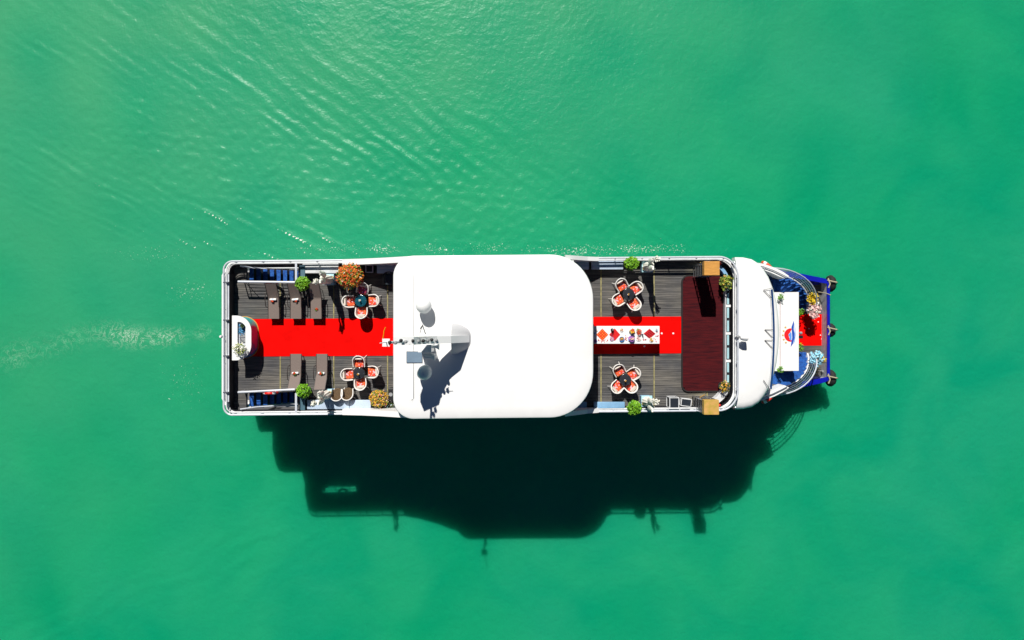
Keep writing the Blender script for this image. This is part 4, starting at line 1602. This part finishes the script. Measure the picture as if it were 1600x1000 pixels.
stt = make_statue()
us = [False]
for (a, b_, rz, lb) in ((514, 437, 2.2, 'ivory robed statue beside the big orange shrub, arm raised'),
                        (1011, 417, -.5, 'ivory robed statue against the upper rail, right of a round green shrub'),
                        (511, 616, 2.4, 'ivory robed statue next to the two brown wicker armchairs'),
                        (1010, 626.5, -1.2, 'ivory robed statue by the lower rail, right of a round green shrub')):
    x, y = P(a, b_, ZD + .5)
    o = place(stt, us, (x, y, ZD + .004), PI if rz > 0 else 0.0, lb)
    o.scale = (1.05, 1.05, 1.12)

# ------------------------------------------------------------------ things near the upper rail, aft
x, y = P(577, 420, ZD + .6)
bn = thing('waste_bin', 'square white rimmed waste bin in the shade by the upper rail', 'bin', (x, y, ZD))
MB().box(x - .17, x + .17, y - .17, y + .17, ZD + .004, ZD + .58).build('body', BLACK, bn)
c_o = round_rect(x - .2, x + .2, y - .2, y + .2, (.05,) * 4, 4)
MB().ringwall(c_o, inset(c_o, .045), ZD + .56, ZD + .62).build('rim', RAILM, bn, smooth=True)
x, y = P(525.5, 436, ZD + .9)
sk = thing('barrel_speaker', 'round black speaker between the ivory statue and the orange shrub', 'speaker', (x, y, ZD))
MB().lathe([(.16, 0), (.16, .8), (.14, .86)], (x, y, ZD + .004), 18).build('body', BLACK, sk, smooth=True)
MB().tube([(x + .12 * math.cos(t), y + .12 * math.sin(t), ZD + .87) for t in [i * PI / 8 for i in range(16)]], .02, 6, True).build('ring', DKBR, sk, smooth=True)
x, y = P(609, 436, ZD + .5)
ac = thing('black_armchair', 'black armchair in deep shade at the left edge of the canopy', 'armchair', (x, y, ZD))
MB().box(x - .26, x + .26, y - .28, y + .25, ZD + .25, ZD + .42, .03).build('seat', mat('dark slate cushion', (.02, .035, .05), .6), ac)
arcp = [(x + .3 * math.cos(t), y + .12 + .22 * math.sin(t), ZD + .72) for t in [i * PI / 10 for i in range(11)]]
MB().tube(arcp, .04, 8).build('backrest', BLACK, ac, smooth=True)
for s in (-1, 1):
    MB().tube([(x + s * .3, y + .12, ZD + .72), (x + s * .31, y - .26, ZD + .58), (x + s * .29, y - .28, ZD + .01)], .025, 6).build('armrest', BLACK, ac, smooth=True)
    MB().tube([(x + s * .26, y + .22, ZD + .72), (x + s * .26, y + .26, ZD + .01)], .025, 6).build('leg', BLACK, ac, smooth=True)
x, y = P(611, 616, ZD + .6)
pe = thing('black_speaker', 'narrow black loudspeaker box beside the lower left canopy edge', 'speaker', (x, y, ZD))
MB().box(x - .13, x + .13, y - .3, y + .3, ZD + .004, ZD + .7, .02).build('cabinet', BLACK, pe)
MB().lathe([(.10, .702), (.08, .70)], (x, y, ZD + .01), 14).build('grille', GREY, pe)

# ------------------------------------------------------------------ stern bar
zb = ZD + 1.1
def dshape(x0p, x1p, y0p, y1p, z, rpx):
    xa, ya = P(x0p, y1p, z)
    xb, yb = P(x1p, y0p, z)
    k = (CAMZ - z) / FPX
    return round_rect(xa, xb, ya, yb, (.02, (rpx * k, rpx * k), (rpx * k, rpx * k), .02), 10)
x, y = P(378, 528, zb)
bar = thing('bar_counter', 'white D shaped bar counter with a purple and teal painted front at the stern', 'bar counter', (x, y, ZD))
body = dshape(366, 391, 495, 561, zb, 22)
MB().ringwall(body, inset(dshape(371, 383.5, 503, 554, zb, 10), -.02), ZD + .004, zb - .052).build('painted_front', MURAL, bar, smooth=True)
MB().prism(inset(body, -.035), ZD + .004, ZD + .06).build('plinth', PLY, bar, smooth=True)
top = dshape(362.5, 392.5, 493, 563, zb, 24)
# worktop ring round a sunken well
wellp = dshape(371, 383.5, 503, 554, zb, 10)
MB().ringwall(top, wellp, zb - .05, zb).build('worktop', WHITE, bar, smooth=True)
MB().prism(wellp, zb - .28, zb - .12).build('well_floor', RAILM, bar)
xa, ya = P(373.5, 536, zb)
xb, yb = P(383.5, 519, zb)
snk = MB().box(xa, xb, ya, yb, zb - .115, zb - .10).build('sink', STEEL, bar)
MB().box(xa + .03, xb - .03, ya + .04, (ya + yb) / 2 - .02, zb - .10, zb - .094).build('basin', GREY, snk)
MB().box(xa + .03, xb - .03, (ya + yb) / 2 + .02, yb - .04, zb - .10, zb - .094).build('basin', GREY, snk)
MB().tube([((xa + xb) / 2 - .12, (ya + yb) / 2, zb - .1), ((xa + xb) / 2 - .12, (ya + yb) / 2, zb + .1), ((xa + xb) / 2, (ya + yb) / 2, zb + .1)], .012, 6).build('tap', STEEL, snk, smooth=True)
x, y = P(374, 545.5, zb + .25)
fl = thing('flower_vase', 'vase of yellow green and white flowers on the lower end of the bar counter', 'vase', (x, y, zb))
rq = random.Random(4)
MB().lathe([(.06, -.1), (.09, 0), (.05, .14), (.06, .18)], (x, y, zb), 12).build('body', WHITE, fl, smooth=True)
MB().leaves(110, (x, y, zb + .28), (.33, .33, .16), .10, rq, shell=.2).build('foliage', LEAFY, fl)
MB().leaves(80, (x, y, zb + .30), (.34, .34, .16), .10, rq, shell=.2, asp=.8).build('blossoms', WPET, fl)
x, y = P(377, 509, zb)
fb = thing('ice_bucket', 'round steel ice bucket with a green sprig at the upper end of the bar', 'bucket', (x, y, zb - .12))
MB().lathe([(.08, 0), (.11, .18), (.12, .2), (.1, .2), (.08, .05)], (x + .08, y, zb - .118), 14).build('bucket', STEEL, fb, smooth=True)
MB().leaves(30, (x + .1, y - .0, zb + .1), (.10, .10, .05), .09, rq).build('sprig', LEAFD, fb)
ct = thing('blue_cloth', 'crumpled light blue cloth lying in the bar counter well', 'cloth', (x, y - .2, zb - .12))
MB().leaves(60, (x - .02, y - .2, zb - .09), (.16, .34, .04), .14, rq, asp=.8, flat=1.5, shell=.1).build('folds', mat('light blue cloth', (.1, .35, .6), .8, var=.3), ct)
# stern light on the rail
x, y = P(346, 526, ZD + .8)
sl_ = thing('stern_light', 'small white stern light fixed outside the rail behind the bar', 'light', (x, y, ZD + .7))
MB().box(x - .02, x + .16, y - .04, y + .04, ZD + .74, ZD + .80).build('bracket', STEEL, sl_)
MB().lathe([(.06, .66), (.075, .70), (.075, .80), (.05, .86)], (x - .04, y, ZD), 12).build('housing', WHITE, sl_, smooth=True)
MB().lathe([(.076, .73), (.076, .77)], (x - .04, y, ZD), 12).build('lens', BLACK, sl_, smooth=True)

# ------------------------------------------------------------------ life rings
def ring(px_, py_, z, R, r_, m_, label, tilt=None, nm='life_ring', flat=False, edge='x'):
    x, y = P(px_, py_, z)
    o = thing(nm, label, 'life ring', (x, y, z), 0, 'life rings')
    pts = []
    for i in range(24):
        t = 2 * PI * i / 24
        if edge == 'x':      # hanging upright, seen edge-on, lying along x
            pts.append((x + R * math.cos(t), y, z + R * math.sin(t)))
        else:
            c, s = math.cos(edge), math.sin(edge)
            pts.append((x + R * math.cos(t) * c, y + R * math.cos(t) * s, z + R * math.sin(t)))
    MB().tube(pts, r_, 10, True).build('ring', m_, o, smooth=True)
    for k in range(4):
        t = PI / 4 + k * PI / 2
        i = int(round(t / (2 * PI) * 24)) % 24
        seg = [pts[i - 1], pts[i], pts[(i + 1) % 24]]
        MB().tube(seg, r_ * 1.07, 10).build('band', CLOTH, o, smooth=True)
ring(423, 441.5, ZD + .55, .33, .065, REDP, 'red and white life ring hanging on the upper stair well rail')
ring(423, 613.5, ZD + .55, .33, .065, REDP, 'red and white life ring hanging on the lower stair well rail')
ring(1198.5, 416.0, ZM + .5, .33, .075, ORANGE, 'orange life ring inside the upper side wing of the wheelhouse deck', edge=-.75)
ring(1199, 622.5, ZM + .5, .33, .075, REDP, 'red life ring inside the lower side wing of the wheelhouse deck', edge=.75)
# ladder-like bracket pieces beside the lower ring
# ------------------------------------------------------------------ buffet table and what is on it
zt = ZD + .76
xa, ya = P(905, 537, zt)
xb, yb = P(1030.5, 509.5, zt)
bt = thing('buffet_table', 'long buffet table under a white cloth on the red carpet', 'table', ((xa + xb) / 2, (ya + yb) / 2, ZD))
MB().box(xa, xb, ya, yb, zt - .03, zt, .008).build('cloth_top', CLOTH, bt)
for i in range(6):
    xx = xa + .1 + i * (xb - xa - .2) / 5
    for yv in (ya + .08, yb - .08):
        MB().box(xx - .02, xx + .02, yv - .02, yv + .02, ZD + .02, zt - .03).build('leg', STEEL, bt)
MB().box(xa + .01, xb - .01, yb - .006, yb, zt - .35, zt - .03).build('cloth_drop', CLOTH, bt)
MB().box(xa + .01, xb - .01, ya, ya + .006, zt - .35, zt - .03).build('cloth_drop', CLOTH, bt)
MB().box(xb - .006, xb, ya + .01, yb - .01, zt - .35, zt - .03).build('cloth_drop', CLOTH, bt)


def bpt(u, v):
    """zoomed picture point (1600x800 crop of 920..1040 x 500..560) to table"""
    return P(920 + u * .075, 500 + v * .075, zt + .02)


def diamond(u, v, h, w_, m_, label, stripes=None, nm='napkin'):
    x, y = bpt(u, v)
    k = .075 * (CAMZ - zt) / FPX
    a, b = w_ * k, h * k
    o = thing(nm, label, 'napkin', (x, y, zt), 0, 'red diamond cloths on the buffet table')
    MB().prism([(x, y - b), (x + a, y), (x, y + b), (x - a, y)], zt + .004, zt + .016).build('cloth', m_, o)
    if stripes == 'dots':
        for i in range(4):
            for j in range(4):
                s, t = (i - 1.5) / 2.4, (j - 1.5) / 2.4
                cx_, cy_ = x + (s + t) * a / 1.7, y + (s - t) * b / 1.7
                MB().box(cx_ - .018, cx_ + .018, cy_ - .018, cy_ + .018, zt + .017, zt + .03).build('sweet', YEL2, o)
    if stripes == 'bars':
        for i in range(4):
            s = (i - 1.5) / 2.2
            MB().boxc((x + s * a * .55, y + s * b * .55, zt + .03), (a * 1.05, .035, .025), -.6).build('roll', MRED, o)
    return o


diamond(282, 305, 125, 125, mat('orange red napkin', (.78, .035, .01), .9), 'orange red diamond cloth with rows of sweets, leftmost on the buffet', 'dots')
diamond(540, 305, 130, 115, DRED, 'plain red diamond cloth near a dark bottle on the buffet')
diamond(1265, 285, 105, 125, DRED, 'crimson diamond cloth with dark rolls at the right end of the buffet', 'bars')
# darker corner folded over
x, y = bpt(487, 310)
o = MB().prism([(x - .10, y), (x + .02, y - .10), (x + .07, y + .12)], zt + .018, zt + .03).build('folded_napkin', MRED)
o.location = (0, 0, 0)
tag(o, 'wine red folded napkin lying over the plain red diamond cloth', 'napkin')


def plate(u, v, r_, m_, food, label, h=.03, nm='plate'):
    x, y = bpt(u, v)
    o = thing(nm, label, nm.replace('_', ' '), (x, y, zt), 0, None)
    MB().lathe([(r_ * .6, .004), (r_ * .95, h), (r_, h + .004), (r_ * .9, h + .002), (r_ * .6, .012)], (x, y, zt), 20).build('dish', m_, o, smooth=True)
    if food is not None:
        rq = random.Random(int(u))
        MB().leaves(22, (x, y, zt + h + .02), (r_ * .7, r_ * .7, .03), r_ * .5, rq, asp=.8, flat=1).build('food', food, o)
    return o


plate(160, 215, .06, RIMW, PINK, 'small pale plate with pink sweets beside the leftmost diamond cloth')
plate(685, 210, .10, WHITE, FOODM, 'white plate of biscuits between the plain red cloth and the fruit stand')
plate(685, 400, .13, CERB, YEL, 'blue bowl of yellow fruit at the lower edge of the buffet', .07, 'bowl')
plate(480, 395, .11, PURP, PINK, 'violet plate of pink cakes below the plain red cloth')
plate(1040, 385, .14, RIMW, PINK, 'plate of pink striped pastries right of the violet cake stand')
plate(1300, 415, .12, WHITE, YEL, 'plate of golden pastries below the crimson diamond cloth')
plate(140, 440, .09, CERB, MAG, 'blue plate with magenta flowers at the canopy end of the buffet')
plate(1410, 210, .06, mat('pale blue china', (.35, .55, .75), .3), WPET, 'little pale blue cup at the upper right corner of the buffet', .05, 'cup')
# tiered fruit stand
x, y = bpt(895, 250)
fs_ = thing('fruit_stand', 'tiered stand heaped with orange and yellow fruit in the middle of the buffet', 'fruit stand', (x, y, zt))
MB().lathe([(.14, .004), (.14, .02), (.02, .03), (.02, .2), (.10, .21), (.10, .22)], (x, y, zt), 18).build('stand', STEEL, fs_, smooth=True)
rq = random.Random(21)
for i in range(22):
    a = rq.uniform(0, 2 * PI)
    rr = rq.uniform(.02, .14)
    MB().ball((x + rr * math.cos(a), y + .02 + rr * math.sin(a) * 1.1, zt + (.07 if rr > .08 else .27)), .042, 10, 6).build('fruit', (ORL, YEL2, REDL)[i % 3], fs_, smooth=True)
x, y = bpt(890, 395)
cs_ = thing('cake_stand', 'violet and blue two tier cake stand below the fruit stand on the buffet', 'cake stand', (x, y, zt))
MB().lathe([(.17, .004), (.17, .03), (.03, .04), (.03, .12), (.14, .13), (.14, .15)], (x, y, zt), 20).build('stand', PURP, cs_, smooth=True)
MB().box(x - .16, x + .16, y - .10, y - .03, zt + .035, zt + .06).build('tray', CERB, cs_)
MB().leaves(30, (x, y + .02, zt + .18), (.11, .07, .03), .07, rq, asp=.9).build('cakes', PINK, cs_)
x, y = bpt(1025, 230)
rb_ = thing('red_bouquet', 'small bouquet of red star flowers and green leaves on the buffet', 'bouquet', (x, y, zt))
MB().leaves(55, (x + .05, y - .03, zt + .14), (.13, .16, .07), .10, rq, asp=.4).build('petals', REDL, rb_)
MB().leaves(20, (x - .02, y + .06, zt + .14), (.08, .07, .05), .08, rq).build('leaves', LEAF2, rb_)
MB().lathe([(.03, .004), (.04, .06), (.03, .10)], (x, y, zt), 10).build('vase', WHITE, rb_, smooth=True)
for (u, v, h, m_, lb) in ((485, 205, .24, BLACK, 'dark round wine decanter on the buffet above the red diamond cloth'), (1115, 300, .28, mat('dark blue bottle glass', (.01, .03, .12), .15), 'slim dark blue bottle on the buffet left of the crimson cloth'),
                          (120, 270, .30, CERB, 'tall blue bottle at the canopy end of the buffet')):
    x, y = bpt(u, v)
    w_ = .075 if h < .26 else .035
    o = thing('bottle', lb, 'bottle', (x, y, zt), 0)
    MB().lathe([(w_, .004), (w_, h * .55), (w_ * .4, h * .75), (w_ * .35, h)], (x, y, zt), 14).build('glass', m_, o, smooth=True)
    MB().lathe([(w_ * .4, h), (w_ * .4, h + .02)], (x, y, zt), 10).build('stopper', GREY, o, smooth=True)
pt = MB()
rq = random.Random(99)
for (cu, cv, su, sv, n_) in ((330, 430, 90, 30, 12), (770, 370, 30, 60, 12), (1180, 410, 50, 25, 8), (1410, 380, 40, 60, 10), (230, 440, 60, 20, 6), (1420, 250, 25, 80, 5)):
    for _ in range(n_):
        x, y = bpt(rq.gauss(cu, su * .6), min(470, rq.gauss(cv, sv * .6)))
        if ya + .03 < y < yb - .03 and x < xb - .03:
            t = rq.uniform(0, 3)
            pt.boxc((x, y, zt + .009), (.055, .025, .006), t)
o = pt.build('scattered_petals', mat('crimson petals', (.6, .01, .03), .7))
tag(o, 'scattered crimson petals strewn on the white cloth of the buffet table', 'petals')
o['kind'] = 'stuff'
# streamer on the carpet
x, y = P(600, 524, ZD + .03)
o = MB().tube([(*P(602.5, 511, ZD + .03), ZD + .035), (*P(600, 517, ZD + .03), ZD + .04), (*P(599.2, 524, ZD + .03), ZD + .032), (*P(598, 530, ZD + .03), ZD + .04), (*P(599.5, 535, ZD + .03), ZD + .032)], .022, 5).build('gold_streamer', mat('gold foil', (.85, .45, .02), .3, .3), None)
tag(o, 'thin gold streamer lying on the red carpet at the left edge of the canopy', 'streamer')
# little deck lights on carpet
for (a, b_, lb) in ((1034, 521, 'white round deck light on the carpet just right of the buffet'), (1052, 521, 'white round deck light on the carpet nearest the maroon platform'), (1007, 541, 'small white round deck light in the shade below the buffet table')):
    x, y = P(a, b_, ZD + .03)
    o = MB().lathe([(.05, 0), (.045, .02), (.01, .03)], (0, 0, 0), 12).build('deck_light', CLOTH, None, smooth=True)
    o.location = (x, y, ZD + .019)
    tag(o, lb, 'deck light', 'small white deck lights')

# ------------------------------------------------------------------ stand towers and flight cases
def tower(px0_, px1_, py0_, py1_, label, top_m, H=2.35):
    z = ZD + H
    xa, ya = P(px0_, py1_, z)
    xb, yb = P(px1_, py0_, z)
    r = thing('stage_tower', label, 'stand', ((xa + xb) / 2, (ya + yb) / 2, ZD))
    MB().box(xa, xb, ya, yb, z - .32, z, .01).build('plywood_box', top_m, r)
    for x in (xa + .04, xb - .04):
        for y in (ya + .04, yb - .04):
            MB().box(x - .025, x + .025, y - .025, y + .025, ZD + .1, z - .322).build('post', STEEL, r)
    for i in range(6):
        h = ZD + .25 + i * .32
        for x in (xa + .04, xb - .04):
            MB().box(x - .012, x + .012, ya + .04, yb - .04, h, h + .03).build('rung', STEEL, r)
        for y in (ya + .04, yb - .04):
            MB().box(xa + .04, xb - .04, y - .012, y + .012, h + .035, h + .06).build('rung', STEEL, r)
    MB().box(xa + .13, xb - .13, ya + .13, yb - .13, ZD + .10, z - .5).build('speaker_column', BLACK, r)
    MB().tube([(xa + .10, yb + .02, ZD + 1.3), (xb - .08, yb + .02, ZD + .2)], .02, 5).build('strap', YEL, r)
    return r


tower(1100.5, 1124.5, 408, 430, 'tall metal frame stand with orange plywood top by the upper rail', PLY)
tower(1100, 1123.5, 625, 648, 'tall metal frame stand with worn plywood top by the lower rail', PLYW)
for s, (a, b_) in enumerate(((1126.5, 411), (1126, 634.5))):
    x, y = P(a, b_, ZD + .7)
    o = thing('fire_extinguisher', ('small red fire extinguisher behind the upper plywood stand', 'small red fire extinguisher behind the lower plywood stand')[s], 'extinguisher', (x, y, ZD), 0, 'red fire extinguishers')
    MB().lathe([(.08, 0), (.085, .03), (.085, .5), (.04, .6), (.03, .64)], (x, y, ZD + .01), 14).build('cylinder', REDP, o, smooth=True)
    MB().box(x - .02, x + .1, y - .02, y + .02, ZD + .65, ZD + .7).build('handle', BLACK, o)


def fcase(px0_, px1_, py0_, py1_, H, label, rz=0.0):
    z = ZD + H
    xa, ya = P(px0_, py1_, z)
    xb, yb = P(px1_, py0_, z)
    cx_, cy_ = (xa + xb) / 2, (ya + yb) / 2
    r = thing('flight_case', label, 'case', (cx_, cy_, ZD), rz)
    w2, d2 = (xb - xa) / 2, (yb - ya) / 2
    m0 = MB().box(-w2 + .01, w2 - .01, -d2 + .01, d2 - .01, .06, H - .01)
    m0.build('panels', mat('black case laminate', (.02, .025, .035), .35), r, world=False)
    e = MB()
    t = .035
    for sx in (-1, 1):
        for sy in (-1, 1):
            e.box(sx * w2 - t / 2, sx * w2 + t / 2, sy * d2 - t / 2, sy * d2 + t / 2, .04, H)
    for sz in (.06, H):
        for s in (-1, 1):
            e.box(-w2, w2, s * d2 - t / 2, s * d2 + t / 2, sz - t / 2, sz + t / 2)
            e.box(s * w2 - t / 2, s * w2 + t / 2, -d2, d2, sz - t / 2 - .001, sz + t / 2 + .001)
    e.build('edge_trim', WHITE2, r, world=False)
    for sx in (-1, 1):
        for sy in (-1, 1):
            MB().lathe([(.03, 0), (.03, .04)], (sx * (w2 - .06), sy * (d2 - .06), 0), 8).build('castor', BLACK, r, world=False)
    return r


fcase(1046.5, 1060.5, 621.5, 637.5, .75, 'tall black flight case with white edges, left of the other cases by the lower rail')
fcase(1064.5, 1080, 623.5, 634.5, .35, 'low black flight case with pale edges between the tall case and the plywood stand', -.12)
fcase(1063, 1078, 637, 642.5, .62, 'narrow blue grey equipment box on the lower rail side, below the low flight case')

# ------------------------------------------------------------------ roof lights of the wheelhouse
zr = ZD + 0.455
x, y = P(1157, 527, zr + .5)
sr = thing('search_light', 'white searchlight on a post in the middle of the wheelhouse roof', 'search light', (x, y, zr))
MB().lathe([(.10, 0), (.07, .03), (.04, .06), (.04, .42)], (x, y, zr - .02), 10).build('post', RAILM, sr, smooth=True)
MB().tube([(x - .02, y, zr + .5), (x + .12, y, zr + .5), (x + .34, y - .02, zr + .5)], [.10, .17, .17], 16).build('lamp_housing', WHITE, sr, smooth=True)
MB().tube([(x + .341, y - .02, zr + .5), (x + .35, y - .02, zr + .5)], [.15, .15], 16).build('lens', GLASS, sr)
MB().ball((x - .14, y + .03, zr + .5), .09, 10, 6).build('motor', LEAFD if False else GREY, sr, smooth=True)
MB().box(x - .25, x - .12, y - .05, y + .02, zr + .35, zr + .45).build('bracket', STEEL, sr)
for (a, b_, lb) in ((1145.5, 411.5, 'small grey deck lamp at the upper rear corner of the wheelhouse roof'), (1147, 638, 'small black deck lamp at the lower rear corner of the wheelhouse roof')):
    x, y = P(a, b_, zr + .25)
    o = thing('deck_lamp', lb, 'lamp', (x, y, zr - .1), 0, 'deck lamps on the wheelhouse roof')
    MB().lathe([(.04, -.12), (.03, .0), (.025, .18)], (x, y, zr), 8).build('post', STEEL, o, smooth=True)
    MB().ball((x, y, zr + .24), .10, 12, 7, .8).build('housing', BLACK, o, smooth=True)
    MB().ball((x + .06, y + .04, zr + .27), .07, 10, 6).build('lens', STEEL, o, smooth=True)

# ------------------------------------------------------------------ bow
def tyre(px_, py_, label, R=.40):
    z = 1.55
    x, y = P(px_, py_, z + .2)
    o = thing('tyre_fender', label, 'tyre', (x, y, z), 0, 'black tyre fenders hung on the bow')
    pts = [(x, y + R * .88 * math.cos(t), z + R * .9 * math.sin(t)) for t in [i * 2 * PI / 28 for i in range(28)]]
    MB().tube(pts, .17, 12, True).build('tyre', RUBBER, o, smooth=True)
    for k in range(28):
        t = k * 2 * PI / 28
        MB().boxc((x + .15, y + (R * .88 + .04) * math.cos(t), z + (R + .04) * math.sin(t)), (.07, .05, .05), 0, t).build('tread_block', RUBBER, o)
    return x, y, z


def rope(pts, label, nm='mooring_rope', r_=.025):
    o = MB().tube(pts, r_, 6).build(nm, ROPE, None, smooth=True)
    tag(o, label, 'rope', 'tan ropes at the bow')


for (a, b_, s) in ((1299.5, 443, 'upper'), (1299.5, 516, 'middle'), (1299.5, 591, 'lower')):
    if s == 'middle':
        x, y, z = tyre(a, b_, 'black tyre fender hanging on the middle of the flat bow', .30)
    else:
        x, y, z = tyre(a, b_, 'black tyre fender hanging on the %s corner of the bow' % s)
    rope([(x - .45, y + .18, 2.16), (x - .15, y + .1, 2.18), (x + .1, y + .05, 2.18), (x + .22, y + .02, 2.02), (x + .24, y, 1.6)], 'tan rope tying the %s tyre fender to the blue bow rim' % s, r_=.04)
    rope([(x - .40, y + .3, 2.16), (x - .30, y - .05, 2.19), (x - .38, y - .28, 2.16)], 'short knot of pale rope on the blue rim behind the %s tyre' % s, 'rope_knot', r_=.04)
rope([(*P(1279, 456, 1.6), 1.5), (*P(1290, 458, 2.15), 2.16), (*P(1298, 461, 2.15), 2.15)], 'tan mooring rope led from the upper bow bollard over the blue rim')
for (a, b_, lb) in ((1289, 454, 'small tan mooring bollard at the upper corner of the bow deck'), (1288.5, 580.5, 'small tan mooring bollard at the lower corner of the bow deck')):
    x, y = P(a, b_, ZB + .3)
    o = thing('mooring_bollard', lb, 'bollard', (x, y, ZB + .05), 0, 'mooring bollards on the bow deck')
    for dx in (-.1, .1):
        MB().lathe([(.06, 0), (.05, .02), (.05, .22), (.07, .25), (.05, .28)], (x + dx, y, ZB + .05), 12).build('post', GREY, o, smooth=True)
    MB().tube([(x + .1 + .075 * math.cos(t), y + .075 * math.sin(t), ZB + .12 + t * .006) for t in [i * .5 for i in range(26)]], .018, 5).build('rope_coil', ROPE, o, smooth=True)


def fstand(px_, py_, H, parts, label, seed, R):
    x, y = P(px_, py_, ZB + H)
    o = thing('flower_stand', label, 'flowers', (x, y, ZB + .05), 0, 'flower arrangements on the bow deck')
    MB().lathe([(.16, 0), (.03, .03), (.025, H - .3), (.12, H - .15), (.14, H - .12)], (x, y, ZB + .05), 14).build('stand', RAILM, o, smooth=True)
    rq = random.Random(seed)
    for (n_, m_, sz, nm_, asp, off, rs) in parts:
        MB().leaves(n_, (x + off[0], y + off[1], ZB + H + off[2]), (R * rs, R * rs, R * .5 * rs), sz, rq, asp=asp, shell=.25).build(nm_, m_, o)
    return o


fstand(1270, 466, 1.5, [(180, YEL2, .14, 'sunflower_petals', .5, (0, 0, 0), 1), (40, LEAF, .12, 'leaves', .6, (0, 0, -.02), .7), (30, YEL, .12, 'inner_petals', .6, (0, 0, .02), .6)], 'yellow sunflower bouquet on a stand by the upper stair foot', 1, .34)
fstand(1273.5, 482, 1.35, [(120, PINK, .17, 'petals', .85, (0, 0.05, 0), 1), (110, PINK, .17, 'lower_petals', .85, (.0, -.33, -.12), .7), (60, WPET, .16, 'white_petals', .85, (0, .02, 0), 1), (20, REDL, .08, 'red_centres', .6, (0, -.1, 0), .8)], 'large pale pink bouquet on a stand over the edge of the bow carpet', 2, .37)
fstand(1276.5, 560, 1.4, [(150, BPET, .18, 'petals', .6, (0, 0, 0), 1.05), (30, WPET, .14, 'white_petals', .7, (0, 0, 0), 1), (24, YEL2, .12, 'yellow_petals', .7, (.38, -.1, 0), .4), (8, WOOD, .12, 'dark_centres', .8, (0, .02, .1), .4)], 'sky blue bouquet on a stand below the bow carpet', 3, .42)
bush('yellow_flower_pot', 1270, 577, (.36, .34, .2), .55, [(90, YEL2, .11, 'petals'), (90, LEAFD, .12, 'foliage')], 'pot of small yellow flowers beside the lower curved stair', 9, zb=ZB + .05, cat='flowers')
for k, (a, b_, z_, lb) in enumerate(((1220, 464, ZL, 'small green plant at the upper rear edge of the emblem cabin roof'), (1219.5, 577, ZL, 'small green plant at the lower rear edge of the emblem cabin roof'))):
    bush('small_plant', a, b_, (.17, .21, .12), .25, [(70, LEAF2, .09, 'foliage')], lb, 30 + k, pot=False, zb=z_ + .002, cat='plant', stem=False)
for k, (a, b_, lb) in enumerate(((1251.5, 488, 'small green potted plant at the upper end of the cabin front by the bow carpet'), (1250.5, 543, 'small green potted plant at the lower end of the cabin front by the bow carpet'))):
    bush('small_plant', a, b_, (.18, .24, .2), .9, [(90, LEAF2, .10, 'foliage')], lb, 40 + k, pot=True, zb=ZB + .06, cat='plant')
for k, (a, b_, m_) in enumerate(((1251, 520.5, GREY), (1251, 526.5, BLACK))):
    x, y = P(a, b_, ZB + 1.0)
    x = max(x, 16.34 + .12)
    o = thing('door_lamp', ('grey round lamp post beside the cabin front door', 'black square lamp post beside the cabin front door')[k], 'lamp', (x, y, ZB + .07))
    MB().lathe([(.08, 0), (.02, .03), (.02, .9)], (x, y, ZB + .066), 10).build('post', BLACK, o, smooth=True)
    if k == 0:
        MB().ball((x, y, ZB + 1.02), .10, 12, 8).build('globe', m_, o, smooth=True)
    else:
        MB().box(x - .09, x + .09, y - .09, y + .09, ZB + .95, ZB + 1.12).build('lantern', m_, o)
# confetti lights on bow carpet
for (a, b_, lb) in ((1278.5, 503, 'white dot of confetti near the upper edge of the bow carpet'), (1282, 523.7, 'white dot of confetti on the lower half of the bow carpet'), (1284, 529.7, 'white dot of confetti nearest the lower right corner of the bow carpet'), (1264, 513.5, 'white dot of confetti in the bouquet shadow on the bow carpet')):
    x, y = P(a, b_, ZB + .07)
    o = MB().lathe([(.035, 0), (.03, .012), (.005, .014)], (0, 0, 0), 8).build('confetti', CLOTH)
    o.location = (x, y, ZB + .066)
    tag(o, lb, 'confetti', 'white confetti on the bow carpet')

for o in bpy.data.objects:
    if '_o' in o:
        del o['_o']
